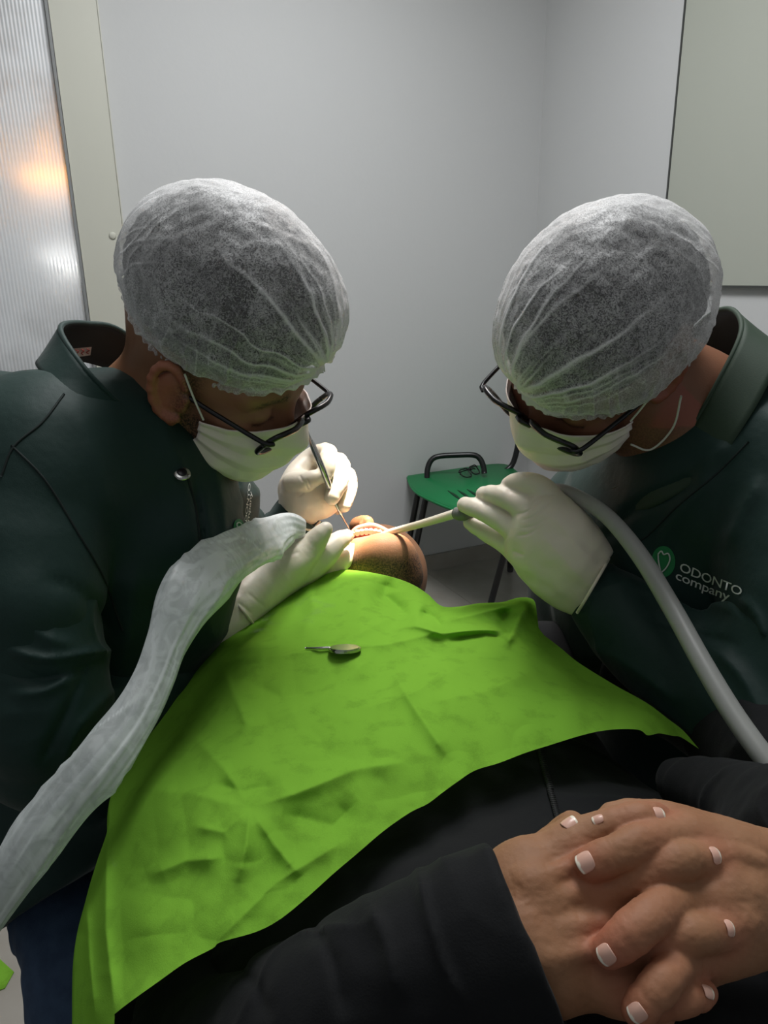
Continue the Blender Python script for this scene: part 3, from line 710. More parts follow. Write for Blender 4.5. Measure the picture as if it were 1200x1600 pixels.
# collar size tag
tp = [P(x, y, d) for x, y, d in ((112, 545, .772), (143, 542, .785), (141, 555, .787), (113, 559, .774))]
tp = [p - ray(125, 550) * .012 for p in tp]
tg = link('size_tag', mesh(tp, [(0, 1, 2, 3)], False), M['tag'], D1)
for k in range(3):
    u = .2 + .28 * k; f = lambda u, v: (tp[0] * (1 - u) + tp[1] * u) * (1 - v) + (tp[3] * (1 - u) + tp[2] * u) * v - ray(125, 550) * .0008
    link('tag_print', tube_me([f(u, .2), f(u + .15, .4), f(u, .6), f(u + .12, .8)], .0005, n=6, seg=12), M['tag_red'], tg)

def logo(parent, bvh, origin, ax, ay, scale, circ, crx, cry):
    """embroidered words and tooth badge projected on the coat; ax, ay: pixel vectors of the text axes"""
    def word(txt, off, sx):
        cu = bpy.data.curves.new('t', 'FONT'); cu.body = txt; cu.size = 1.0; cu.resolution_u = 3; cu.space_character = 0.95; cu.offset = 0.006
        ob = bpy.data.objects.new('t', cu); COL.objects.link(ob)
        me = bpy.data.meshes.new_from_object(ob.evaluated_get(bpy.context.evaluated_depsgraph_get())); bpy.data.objects.remove(ob)
        bm = bmesh.new(); bm.from_mesh(me); bmesh.ops.triangulate(bm, faces=bm.faces[:]); ok = True
        xs = [v.co.x for v in bm.verts]; 
        for v in bm.verts:
            px = origin + np.asarray(ax) * (v.co.x * sx + off[0]) * scale + np.asarray(ay) * (v.co.y + off[1]) * scale
            h = cast(bvh, px[0], px[1], .0012)
            if h is None: ok = False; continue
            v.co = Vector(h)
        m2 = bpy.data.meshes.new('m'); bm.to_mesh(m2); bm.free()
        link('embroidered_lettering', m2, M['logo_white'], parent, 'white lettering reading ' + txt)
    word('ODONTO', (0.0, 0.0), 1.22); word('company', (-0.18, -0.74), 1.36)
    R = [cast(bvh, *(circ + np.asarray(ax) * crx * math.cos(t) * .98 + np.asarray(ay) * cry * math.sin(t)), .001) for t in np.linspace(0, 2 * np.pi, 33)[:-1]]
    c = cast(bvh, circ[0], circ[1], .001)
    if c is not None and all(r is not None for r in R):
        link('round_badge', mesh([c] + R, [(0, i, i % 32 + 1) for i in range(1, 33)]), M['logo_green'], parent, 'green round badge')
        tooth = [(-.55, .35), (-.35, .6), (-.1, .45), (.25, .62), (.5, .3), (.4, -.2), (.15, -.6), (0, -.68), (-.2, -.4), (-.42, 0), (-.55, .35)]
        T = [cast(bvh, *(circ + np.asarray(ax) * crx * x + np.asarray(ay) * cry * y), .0022) for x, y in tooth]
        T = [t for t in T if t is not None]
        link('tooth_outline', tube_me(T, .0008, n=6, seg=50), M['logo_white'], parent)
logo(D1, bv1, np.array([383., 829.]), (.10, -1), (-.36, -.10), 13.5, np.array([372., 824.]), 13, 23)

# jeans
J = SDF(); J.px([(98, 1400, .90, 78), (122, 1490, .82, 82), (140, 1750, .78, 74)], .04); J.disp = cloth_disp(41, .005, .06)
V, Fq = J.build(.004); link('jeans', mesh(V, Fq), M['denim'], D1)

# gloves
def glove(parent, S, h=.0013, sd=1, amp=.0006, lines=()):
    S.disp = plus(folds(lines), lambda X: (amp * noise(X, .014, sd + 1)).astype(np.float32))
    V, Fq = S.build(h); return link('glove', mesh(V, Fq), M['glove'], parent)
G = SDF()
G.px([(455, 765, 1.03, 20), (478, 776, 1.02, 33), (503, 786, 1.02, 24)], .02)
G.px([(462, 752, 1.02, 18), (474, 775, 1.02, 30), (466, 798, 1.035, 30), (458, 815, 1.045, 27)], .015)
G.px([(520, 770, 1.04, 24), (478, 776, 1.03, 28)], .02)
G.px([(458, 745, 1.03, 16), (488, 716, 1.05, 15), (512, 706, 1.02, 12), (511, 722, .995, 12.5), (508, 744, .985, 10.5)], .006)
G.px([(455, 752, 1.00, 14), (482, 751, .985, 12), (499, 744, .985, 9)], .008)
G.px([(500, 722, 1.06, 15), (530, 722, 1.03, 13), (532, 745, 1.01, 14), (519, 777, .99, 12.5)], .004)
G.px([(520, 735, 1.07, 15), (543, 742, 1.05, 12), (545, 765, 1.03, 12), (538, 791, 1.01, 10)], .003)
G.px([(515, 760, 1.08, 14), (540, 775, 1.08, 11), (528, 795, 1.05, 10)], .003)
glove(D1, G, sd=3, lines=[([(479, 748), (483, 756), (486, 763)], -.0014, 1.6), ([(476, 750), (479, 760), (482, 766)], -.0014, 1.6), ([(462, 776), (470, 773), (475, 769)], -.001, 1.8), ([(468, 742), (474, 754)], -.001, 2)])
link('glove_cuff', tube_me(spline([P(x, y, d) for x, y, d in ((446, 778, 1.02), (450, 800, 1.005), (466, 820, 1.0), (486, 828, 1.01), (500, 815, 1.04))], 30), .0016, n=8), M['glove'], D1)
G = SDF()
G.px([(335, 985, .86, 40), (385, 935, .90, 38), (430, 897, .93, 38), (470, 880, .95, 33), (500, 876, .97, 24)], .02)
G.px([(440, 890, .925, 34), (482, 858, .93, 20), (500, 836, .925, 13), (509, 826, .925, 11)], .008)
G.px([(465, 890, .95, 26), (505, 868, .95, 19), (526, 848, .96, 14), (541, 838, .975, 11)], .006)
G.px([(470, 900, .98, 26), (515, 890, .98, 16), (540, 872, .99, 12), (552, 858, 1.0, 9)], .006)
G.px([(500, 905, 1.0, 18), (530, 905, 1.0, 12)], .006)
glove(D1, G, sd=7, lines=[([(370, 940), (395, 960)], -.001, 3), ([(385, 925), (415, 950)], -.0008, 3), ([(440, 870), (470, 862)], -.001, 4)])
link('glove_cuff', tube_me(spline([P(x, y, d) for x, y, d in ((370, 930, .875), (372, 945, .858), (384, 960, .855), (396, 975, .87))], 30), .0018, n=8), M['glove'], D1)
link('glove_cuff', tube_me(spline([P(x, y, d) for x, y, d in ((286, 1000, .83), (296, 1012, .81), (308, 1022, .81), (318, 1030, .83))], 30), .0018, n=8), M['glove'], D1)

# ------------------------------------------------------------------ assistant on the right
D2 = thing('person', 'assistant in dark green coat with white lettering, white hair cap, holding the suction tube', 'person', (0.62, 0.85, 0.0))
S = SDF(); H2.add(S, P(1075, 660, .82), 0.064)
S.px([(1075, 660, .82, 82), (1120, 870, .94, 120), (1250, 1300, .96, 110)], .05)
S.px([(1075, 660, .82, 90), (1270, 820, .76, 50), (1270, 1120, .69, 45), (980, 970, .80, 30), (925, 915, .80, 34)], .04)
V, Fq = S.build(.0028); X = H2.loc(V); e = H2.e
beard = np.clip(1 - np.abs(X[:, 0] - .04) / .06, 0, 1) * np.clip((e - .02 - X[:, 2]) / .02, 0, 1) * np.clip((X[:, 2] - (e - .135)) / .02, 0, 1) * np.clip((np.abs(X[:, 1]) - .02) / .02, 0, 1) * .5
brow = np.exp(-((X[:, 2] - (e + .024)) / .005) ** 2) * (X[:, 0] > .06) * np.clip((np.abs(X[:, 1]) - .012) / .006, 0, 1) * np.clip((.052 - np.abs(X[:, 1])) / .01, 0, 1)
lash = np.exp(-((X[:, 2] - (e - .003)) / .0022) ** 2) * (X[:, 0] > .07) * (np.abs(np.abs(X[:, 1]) - .032) < .015)
me = mesh(V, Fq); attr(me, 'beard', np.clip(np.maximum.reduce([beard, brow * .9, lash * .9]), 0, 1))
ear = np.clip((np.abs(X[:, 1]) - .076) / .006, 0, 1) * (np.abs(X[:, 2] - e) < .04) * (np.abs(X[:, 0] - .01) < .03); attr(me, 'red', ear * .8)
link('body', me, M['skin_r'], D2)
edge2 = [(-180, 96), (-150, 98), (-118, 106), (-102, 117), (-80, 126), (-55, 126), (-18, 111), (0, 104), (18, 111), (55, 126), (80, 126), (102, 117), (118, 106), (150, 98), (180, 96)]
hair2 = [(p, t - (40 if 60 < abs(p) < 112 else (22 if 40 < abs(p) < 118 else 8))) for p, t in edge2]
link('hair', shell_me(H2, (.107, .085, .089), hair2, sd=9), M['hair'], D2)
link('cap', cap_mesh(H2, RAD2, edge2, (1.0, -.12, -.18), 47), M['cap'], D2)
mk = link('mask', mask_me(H2, H2.e, seed=5), M['mask'], D2); thin(mk, .0012)
for g in (-1, 1):
    link('ear_loop', tube_loc(H2, [(.047, g * .073, e - .010), (.034, g * .079, e + .010), (.020, g * .084, e + .034)], .0011), M['cord'], D2)
    link('ear_loop', tube_loc(H2, [(.046, g * .074, e - .050), (.034, g * .090, e - .058), (.014, g * .099, e - .034), (.004, g * .097, e + .005)], .0011), M['cord'], D2)
gs = bpy.data.objects.new('eyeglasses', None); COL.objects.link(gs); gs.parent = D2; gs['label'] = 'black rimmed glasses slipping down the nose'
def g2(p): return H2.w((.116 + p[0] + p[2] * .42, p[1], H2.e - .002 + p[2]))
spectacles(gs, g2, M['frame']); temples(gs, g2, M['frame'], .105)
C = SDF()
C.px([(1100, 740, .84, 105), (1080, 860, .92, 215), (1150, 1100, .94, 230), (1250, 1400, .94, 230)], .06)
C.px([(1100, 740, .84, 105), (960, 830, 1.02, 120), (960, 950, 1.04, 130), (1000, 1150, 1.04, 140)], .05)
C.px([(1110, 710, .82, 110), (1240, 730, .80, 170), (1340, 900, .80, 220)], .06)
C.px([(1240, 760, .77, 150), (1290, 950, .70, 150), (1290, 1120, .68, 130)], .05)
C.disp = plus(cloth_disp(61, .005, .12), folds([([(940, 850), (985, 800), (1060, 760), (1110, 730)], -.006, 9), ([(1010, 880), (1060, 800), (1130, 730)], .004, 14), ([(1130, 860), (1160, 800), (1190, 740)], .005, 12), ([(1150, 930), (1180, 960), (1200, 1010)], .005, 9), ([(1080, 760), (1110, 720), (1140, 690)], .004, 9)]))
V, Fq = C.build(.0047, 1); link('coat', mesh(V, Fq), M['coat'], D2); bv2 = bvh_of(V, Fq)
A = SDF(); A.px([(928, 925, .80, 52), (1000, 990, .775, 68), (1100, 1072, .73, 88), (1260, 1170, .68, 115)], .03)
A.px([(1260, 1120, .68, 125), (1290, 980, .69, 140)], .05)
A.disp = plus(cloth_disp(65, .003, .07), folds([([(960, 890), (1010, 920), (1090, 935), (1160, 960)], .004, 14), ([(1000, 960), (1080, 990), (1160, 1010)], -.004, 9), ([(900, 1000), (980, 1040), (1060, 1100)], .003, 12), ([(1100, 1000), (1160, 1060), (1200, 1140)], .005, 14)])); rr_ = nrm(ray(928, 918)); cn = P(888, 888, .80) - P(968, 948, .80); A.cut(P(925, 915, .80), cn - (cn @ rr_) * rr_, .004)
V, Fq = A.build(.003); link('sleeve', mesh(V, Fq), M['coat'], D2)
collar(D2, [(930, 775, .86), (1000, 742, .79), (1070, 680, .755), (1120, 600, .735), (1158, 515, .745), (1132, 484, .81), (1080, 520, .90), (980, 640, .97), (900, 740, .97)],
       [(940, 815, .86), (1020, 790, .78), (1105, 735, .735), (1170, 650, .71), (1225, 548, .73), (1200, 600, .86), (1130, 650, .96), (980, 720, 1.0), (900, 780, .99)], M['collar2'], M['coat_in'])
logo(D2, bv2, np.array([1061., 891.]), (.93, .385), (.22, -.97), 19.5, np.array([1037., 877.]), 19.5, 24)
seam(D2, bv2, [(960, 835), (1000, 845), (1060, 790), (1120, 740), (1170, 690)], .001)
G = SDF()
G.px([(858, 795, .80, 30), (905, 845, .78, 34), (938, 885, .785, 26)], .02)
G.px([(843, 818, .80, 32), (890, 870, .78, 38), (928, 908, .785, 34)], .03)
G.px([(832, 842, .81, 32), (875, 890, .79, 38), (915, 928, .79, 30)], .03)
G.px([(826, 862, .82, 28), (862, 905, .80, 32), (900, 938, .795, 24)], .03)
G.px([(858, 795, .80, 26), (850, 770, .80, 18), (828, 757, .805, 15.5), (800, 758, .82, 14), (797, 768, .835, 12)], .006)
G.px([(845, 815, .80, 26), (812, 790, .805, 16.5), (780, 774, .82, 14), (757, 772, .84, 13)], .005)
G.px([(835, 842, .81, 26), (800, 824, .815, 17.5), (760, 801, .83, 14), (727, 789, .85, 12.5)], .005)
G.px([(826, 868, .83, 26), (795, 850, .835, 17), (762, 832, .85, 13), (734, 817, .865, 10)], .005)
rr_ = nrm(ray(927, 915)); cn = P(967, 938, .78) - P(887, 892, .78)
G.px([(870, 820, .83, 26), (830, 812, .86, 17), (775, 806, .875, 13), (738, 802, .885, 10)], .006)
G.cut(P(927, 915, .78), cn - (cn @ rr_) * rr_, .0015)
glove(D2, G, .0012, 11, .0006, [([(800, 804), (822, 800), (840, 785), (856, 766)], -.0012, 2.2), ([(812, 814), (835, 806), (868, 776)], -.001, 2.2), ([(806, 838), (828, 833), (848, 820)], -.0012, 2.2),
    ([(812, 826), (838, 820), (858, 806)], -.0009, 2), ([(818, 796), (842, 776), (870, 772)], -.001, 2.2), ([(800, 860), (820, 868)], -.001, 3), ([(860, 800), (900, 850), (935, 880)], .0012, 9), ([(840, 830), (880, 872), (915, 912)], .0010, 10)])
for kk, pts in enumerate((((800, 826), (822, 822), (840, 808), (868, 776)), ((806, 836), (828, 830), (846, 816), (858, 800)), ((810, 843), (836, 838), (852, 826)))):
    pass
cuffpts = spline([P(x, y, d) for x, y, d in ((951, 873, .778), (943, 888, .757), (928, 914, .748), (912, 941, .754), (902, 957, .772))], 30)
link('glove_cuff', tube_me(cuffpts, .0017, n=8), M['glove'], D2)

# ------------------------------------------------------------------ patient
PT = thing('person', 'patient lying back in black sweater, mouth open, hands clasped on the belly', 'person', (0.05, 0.6, 0.55))
S = SDF(); Bp = np.eye(3)
S.px([(583, 876, 1.00, 34), (612, 882, 1.00, 36)], .03)
S.px([(560, 862, 1.02, 22), (548, 890, 1.02, 22)], .02)
S.px([(618, 862, 1.01, 26), (634, 900, 1.01, 26)], .02)
S.px([(596, 862, .985, 26), (612, 864, .985, 24)], .02)
S.px([(596, 897, 1.015, 42), (600, 955, .99, 42), (590, 1060, .93, 50)], .03)
S.el(P(592, 896, 1.13), np.array([nrm([1, 0, 0]), nrm([0, 1, .1]), nrm([0, -.1, 1])]), (.074, .098, .070), .03)
S.px([(556, 833, 1.05, 8), (580, 827, 1.06, 9), (606, 836, 1.05, 7)], .006)          # upper lip rim
S.px([(560, 822, 1.10, 14), (572, 817, 1.085, 9), (575, 815, 1.075, 8)], .006)       # nose
S.px([(566, 820, 1.075, 5), (580, 819, 1.075, 5)], .003)
S.el(P(574, 838, 1.03), Bp, (.026, .018, .013), .006, 's')
HS_T = S
S.px([(590, 1060, .93, 50), (520, 1180, .84, 90), (520, 1250, .80, 80)], .05)
S.px([(520, 1180, .84, 90), (360, 1200, .78, 40), (300, 1560, .56, 60), (520, 1600, .47, 65), (800, 1470, .435, 75)], .03)
S.px([(560, 1150, .86, 70), (860, 1120, .82, 35), (1010, 1080, .815, 30), (1180, 1170, .70, 38), (1290, 1330, .56, 45), (1290, 1390, .50, 60)], .03)
V, Fq = S.build(.0028)
# hands: finer mesh of the same figure, meeting the forearms under the cuffs
K = SDF()
def d0(y): return .425 - (y - 1300) * .00020
def hb(pts, k, lift=0.0): K.px([(x, y, d0(y) - lift + (dz if dz else 0), r) for x, y, r, dz in pts], k)
# back of the patient's own right hand (left in the picture) and wrist
for row in ([(790, 1390, 45, .012), (825, 1364, 46, .001), (868, 1352, 40, 0), (930, 1330, 32, 0)],
            [(790, 1435, 50, .012), (835, 1420, 50, -.003), (930, 1392, 40, -.003)],
            [(805, 1485, 50, .012), (855, 1475, 52, -.003), (950, 1455, 38, -.002)],
            [(825, 1525, 46, .012), (865, 1526, 48, .002), (965, 1515, 36, .004)]): hb(row, .03)
# back of the other hand
for row in ([(1010, 1290, 30, .012), (1085, 1308, 34, 0), (1160, 1340, 46, 0), (1260, 1380, 62, .01)],
            [(1085, 1370, 40, 0), (1160, 1390, 50, -.002), (1260, 1410, 66, .01)],
            [(1090, 1425, 42, 0), (1160, 1430, 52, -.002), (1260, 1430, 62, .01)],
            [(1075, 1485, 38, .004), (1130, 1472, 42, .002), (1240, 1430, 54, .01)]): hb(row, .03)
def fin(pts, part, k):
    q = spline([(x, y, d0(y) - l, r) for x, y, r, l in pts], (len(pts) - 1) * 3 + 1)
    q = q[:3] if part == 0 else q[2:]
    for a, b in zip(q[:-1], q[1:]): K.rc(P(*a[:3]), P(*b[:3]), a[3] * a[2] / F_PX, b[3] * b[2] / F_PX, k)
#      x     y    r    lift toward the eye
FA = {'A1': [(885, 1330, 34, .0), (930, 1302, 28, .010), (975, 1285, 25, .016), (1003, 1279, 23, .018), (1027, 1276, 20, .012)],
      'A2': [(915, 1400, 38, .0), (970, 1380, 35, .013), (1018, 1360, 31, .020), (1065, 1346, 28, .024), (1107, 1343, 25, .016)],
      'A3': [(930, 1480, 32, .0), (990, 1478, 29, .010), (1035, 1470, 28, .017), (1085, 1460, 29, .022), (1130, 1457, 25, .015)],
      'A4': [(960, 1545, 28, .002), (1010, 1562, 25, .006), (1045, 1565, 23, .010), (1075, 1558, 22, .011), (1102, 1550, 19, .008)],
      'B1': [(1085, 1315, 30, .004), (1050, 1310, 28, .016), (1010, 1316, 28, .024), (970, 1332, 28, .026), (921, 1351, 25, .022)],
      'B2': [(1090, 1400, 28, .002), (1055, 1412, 29, .018), (1022, 1430, 30, .027), (985, 1458, 30, .028), (950, 1487, 25, .022)],
      'B3': [(1075, 1490, 26, .0), (1058, 1505, 27, .014), (1040, 1526, 27, .021), (1020, 1552, 26, .021), (994, 1580, 23, .016)],
      'B4': [(1080, 1500, 26, -.012), (1060, 1535, 24, -.012), (1050, 1550, 23, -.012), (1040, 1565, 22, -.012), (1010, 1610, 20, -.010)]}
for part, k_ in ((0, .012), (1, .003)):
    for kk in ('A1', 'B1', 'A2', 'B2', 'A3', 'B3', 'A4', 'B4'): fin(FA[kk], part, k_)
# thumbs
K.px([(860, 1345, .43, 36), (885, 1310, .435, 24), (893, 1287, .43, 17)], .01)
K.px([(1060, 1290, .435, 26), (975, 1275, .435, 20), (940, 1284, .432, 15)], .01)
# tendons and veins
for a_ in ([(790, 1440), (860, 1412), (910, 1392)], [(800, 1470), (880, 1450), (940, 1440)], [(830, 1380), (870, 1365), (905, 1345)], [(830, 1500), (900, 1490), (945, 1480)]):
    K.px([(x, y, d0(y) - .0180, 5) for x, y in a_], .014)
for a_ in ([(1090, 1345), (1140, 1335), (1190, 1345)], [(1120, 1400), (1170, 1395)], [(1100, 1450), (1170, 1440)]):
    K.px([(x, y, d0(y) - .019, 5) for x, y in a_], .012)
creases = []
for nm in FA:
    f = FA[nm]
    for a_, b_, t in ((1, 2, .9), (1, 2, 1.03), (1, 2, 1.16), (3, 4, .15), (3, 4, .28), (0, 1, .8)):
        pa = P(f[a_][0], f[a_][1], d0(f[a_][1]) - f[a_][3]); pb = P(f[b_][0], f[b_][1], d0(f[b_][1]) - f[b_][3])
        creases.append((pa + (pb - pa) * t, nrm(pb - pa)))
def hand_disp(X):
    d = np.zeros(len(X), np.float32)
    for c, t in creases:
        q = X - c; u = q @ t; r2 = (q ** 2).sum(1) - u * u
        d -= (.0006 * np.exp(-((u + .0004 * np.sin(r2 * 4e5)) / .0009) ** 2) * np.exp(-r2 / .0117 ** 2)).astype(np.float32)
    return d + (.0005 * noise(X, .012, 3) + .00018 * ridged(X, .0032, 5)).astype(np.float32)
K.disp = hand_disp
V2, F2 = K.build(.0013, 2)
Va = np.vstack([V, V2]); Fa = np.vstack([Fq, F2 + len(V)])
me = mesh(Va, Fa)
hp = P(600, 880, 1.0); near = np.linalg.norm(Va - P(600, 880, 1.01), axis=1)
stub = np.clip((.10 - near) / .03, 0, 1); sp = noise(Va, .0016, 8)
cy = (Va - P(600, 855, 1.0))[:, 2]
stub = stub * np.clip((.010 - cy) / .02, 0, 1) * .85
attr(me, 'beard', stub)
red = np.zeros(len(Va))
for nm in FA:
    f = FA[nm]; tp_ = P(f[-1][0], f[-1][1], d0(f[-1][1]) - f[-1][3]); red += .5 * np.exp(-(np.linalg.norm(Va - tp_, axis=1) / .012) ** 2)
    kn = P(f[2][0], f[2][1], d0(f[2][1]) - f[2][3]); red += .25 * np.exp(-(np.linalg.norm(Va - kn, axis=1) / .012) ** 2)
f = FA['B2']; kn = P(970, 1462, d0(1462) - .026); red += .45 * np.exp(-(np.linalg.norm(Va - kn, axis=1) / .014) ** 2)
attr(me, 'red', np.clip(red, 0, .8)); pbody = link('body', me, M['skin_p'], PT)
bvh_h = bvh_of(V2, F2)
# nails
def nail(x, y, dx, dy, w_, l_, tilt=(0, 0)):
    c = cast(bvh_h, x, y)
    if c is None: return
    h = bvh_h.ray_cast(Vector(CO), Vector(nrm(ray(x, y)))); n = np.array(h[1]); n = n if n @ ray(x, y) < 0 else -n
    dd = (CM.T @ (c - CO)); dep = -dd[2]; t = CM @ np.array([dx, -dy, 0.0]); t = nrm(t - (t @ n) * n); s = np.cross(n, t)
    w_ *= dep / F_PX; l_ *= dep / F_PX; nu, nv = 15, 17; V = []; tipa = []
    for i in range(nu):
        for j in range(nv):
            u = -1 + 2 * i / (nu - 1); v = -1 + 2 * j / (nv - 1)
            su, sv = u * math.sqrt(1 - .55 * v * v * (v < 0) - .22 * v ** 4 * (v > 0)), v * (1 - .16 * u * u)
            ang = su * 1.0; R = w_ / .92
            V.append(c + s * R * math.sin(ang) + n * (R * (math.cos(ang) - 1) + .0006 + .0005 * (1 - v * v)) + t * sv * l_)
            tipa.append(1.0 if v > .62 + .12 * u * u else 0.0)
    me = mesh(V, grid_faces(nu, nv)); attr(me, 'tip', tipa); o = link('fingernail', me, M['nail'], pbody); thin(o, .0006, 0)
for a_ in ((914, 1346, -.9, .42, 16, 14), (947, 1492, -.8, .55, 16, 14), (996, 1583, -.75, .6, 15, 14), (1030, 1272, .95, -.1, 13, 9), (1118, 1336, .95, -.15, 14, 9),
           (1140, 1450, .95, -.1, 13, 8), (1106, 1549, .95, -.1, 11, 10), (888, 1284, .1, -1, 13, 12), (934, 1280, -1, .1, 8, 9)): nail(*a_)

# mouth parts
link('mouth_lining', join_me([tube_me([P(552, 840, 1.045), P(575, 838, 1.055), P(600, 842, 1.045)], [.006, .012, .006], n=12, seg=16)]), M['mouth'], PT)
for k in range(8):
    t = k / 7; c = P(551 + 50 * t, 834.5 - 4 * math.sin(math.pi * t), 1.035)
    link('tooth', box_me(c, (nrm([1, .3 * (t - .5), 0]), nrm([0, 1, 0]), UPV), (.0031, .003, .0042), .0012), M['tooth'], PT)
for k in range(5):
    t = k / 4; c = P(548 + 22 * t, 851 - 3 * t, 1.008)
    link('tooth', box_me(c, (np.array([1, 0, 0]), np.array([0, 1, 0]), UPV), (.0024, .003, .0034), .001), M['tooth'], PT)
link('lip', tube_me([P(548, 834, 1.035), P(560, 825, 1.04), P(582, 822, 1.045), P(602, 829, 1.035), P(615, 838, 1.02)], [.003, .004, .0045, .004, .0025], n=10, seg=30), M['lip'], PT)
link('lip', tube_me([P(544, 862, 1.0), P(562, 852, .995), P(582, 842, .995), P(608, 838, 1.005), P(616, 839, 1.02)], [.003, .004, .0042, .003, .002], n=10, seg=30), M['lip'], PT)

# sweater
S = SDF()
S.el((.02, .62, .735), np.array([nrm([1, .1, 0]), nrm([-.1, 1, 0]), UPV]), (.225, .36, .112), .02)
S.el((.12, .34, .765), np.array([nrm([1, -.1, 0]), nrm([.1, 1, 0]), UPV]), (.23, .26, .105), .06)
S.el((.16, .05, .72), np.eye(3), (.21, .25, .12), .06)
S.rc(onz(360, 1060, .77), onz(850, 1040, .775), .055, .055, .05)
S.px([(400, 1060, .86, 50), (318, 1150, .77, 54), (275, 1270, .70, 60), (245, 1430, .62, 78), (240, 1600, .56, 90)], .04)
S.px([(1000, 1060, .80, 60), (1170, 1150, .68, 85), (1260, 1290, .54, 100)], .03)
S.disp = cloth_disp(71, .004, .07)
V, Fq = S.build(.0045, 1); link('sweater', mesh(V, Fq), M['sweater'], PT); bvs = bvh_of(V, Fq)
A = SDF(); A.px([(330, 1440, .60, 80), (330, 1660, .50, 112), (520, 1590, .435, 130), (700, 1500, .41, 130), (820, 1456, .400, 139)], .03)
A.disp = plus(cloth_disp(73, .003, .045), folds([([(648, 1330), (660, 1400), (690, 1500), (730, 1590)], .004, 9), ([(480, 1430), (520, 1500), (540, 1595)], -.004, 13), ([(560, 1390), (600, 1470), (620, 1570)], .004, 15), ([(350, 1490), (400, 1540), (420, 1600)], -.003, 12)])); cdir = P(870, 1430, .42) - P(760, 1482, .43)
rr_ = nrm(ray(815, 1456)); cn = P(855, 1438, .40) - P(775, 1474, .40); A.cut(P(816, 1456, .40), cn - (cn @ rr_) * rr_, .004)
V, Fq = A.build(.0026); link('sweater_sleeve', mesh(V, Fq), M['sweater'], PT)
A = SDF(); A.px([(1070, 1225, .60, 40), (1150, 1255, .55, 60), (1290, 1330, .46, 120)], .03); A.px([(1290, 1330, .46, 120), (1290, 1420, .44, 90)], .03)
A.disp = cloth_disp(75, .0035, .04); V, Fq = A.build(.0026); link('sweater_sleeve', mesh(V, Fq), M['sweater'], PT)
seam(PT, bvs, [(836, 1150), (850, 1210), (866, 1260), (880, 1310), (895, 1360)], .0022, M['zip'], .001, 'zip')
q = [cast(bvs, 836 + 40 * t * 1.0, 1150 + 150 * t, .0025) for t in np.linspace(0, 1, 46)]
link('zip_teeth', join_me([box_me(c, (np.array([1, -.2, 0]), np.array([.2, 1, 0]), UPV), (.0026, .0008, .0008)) for c in q if c is not None]), M['zip'], PT)['kind'] = 'stuff'
J = SDF(); J.px([(1000, 1900, .36, 260), (900, 3000, .6, 300)], .05)

# ------------------------------------------------------------------ green drape
zc = [(118, 1600, .76), (120, 1480, .77), (150, 1350, .785), (172, 1250, .80), (230, 1130, .80), (300, 1020, .82), (380, 945, .845), (455, 903, .865), (530, 890, .88), (600, 898, .88), (650, 915, .872), (690, 946, .862),
      (760, 943, .872), (825, 934, .885), (845, 980, .868), (875, 1018, .85), (960, 1065, .86), (1040, 1122, .855), (1085, 1165, .835), (1000, 1142, .873), (940, 1140, .88), (860, 1163, .885), (720, 1210, .888),
      (690, 1235, .885), (640, 1270, .882), (560, 1330, .878), (480, 1400, .872), (430, 1440, .868), (330, 1480, .862), (250, 1530, .855), (185, 1590, .845),
      (340, 1040, .868), (480, 1018, .876), (600, 1008, .878), (700, 985, .876), (450, 960, .862), (600, 950, .870), (400, 1130, .882), (600, 1100, .892), (800, 1050, .892), (900, 1100, .888), (500, 1220, .893), (650, 1180, .896),
      (260, 1250, .868), (300, 1350, .872), (230, 1450, .858), (400, 1350, .882), (780, 1000, .885), (180, 1600, .84), (100, 1700, .74), (180, 1700, .84), (150, 1650, .80)]
zc = np.array(zc)
def tps(a, b):
    d2 = ((a[:, None] - b[None]) ** 2).sum(-1) + 1e-9; return .5 * d2 * np.log(d2)
Q = zc[:, :2] / 1000; nQ = len(Q); Kq = tps(Q, Q) + np.eye(nQ) * 2e-3; Pm = np.hstack([np.ones((nQ, 1)), Q])
sol = np.linalg.solve(np.block([[Kq, Pm], [Pm.T, np.zeros((3, 3))]]), np.concatenate([zc[:, 2], np.zeros(3)]))
def drape_z(q):
    q = q / 1000; return tps(q, Q) @ sol[:nQ] + sol[nQ] + q @ sol[nQ + 1:]
TOP = [(100, 1690), (115, 1600), (118, 1480), (136, 1400), (152, 1345), (170, 1290), (173, 1245), (200, 1185), (232, 1130), (262, 1075), (300, 1022), (336, 985), (372, 950), (410, 925), (455, 903), (490, 893), (530, 890), (570, 893), (610, 901), (642, 912), (668, 928), (690, 947),
       (718, 948), (748, 943), (785, 941), (812, 934), (832, 936), (838, 950), (838, 972), (848, 990), (864, 1003), (878, 1014), (905, 1036), (960, 1070), (1010, 1098), (1045, 1124), (1068, 1142), (1092, 1170)]
BOT = [(176, 1690), (180, 1640), (179, 1592), (187, 1578), (250, 1532), (290, 1504), (332, 1482), (345, 1472), (400, 1456), (438, 1436), (480, 1402), (520, 1366), (560, 1332), (600, 1298), (640, 1270), (668, 1256), (692, 1238), (714, 1222), (742, 1204), (780, 1192), (822, 1176), (860, 1164), (905, 1150), (940, 1142), (975, 1139), (1000, 1141), (1012, 1149), (1030, 1146), (1052, 1150), (1064, 1152), (1092, 1170)]
nu, nv = 420, 230
T_, B_ = spline(TOP, nu), spline(BOT, nu); v_ = np.linspace(0, 1, nv)
G2 = T_[:, None] * (1 - v_)[None, :, None] + B_[:, None] * v_[None, :, None]; g = G2.reshape(-1, 2)
z = drape_z(g)
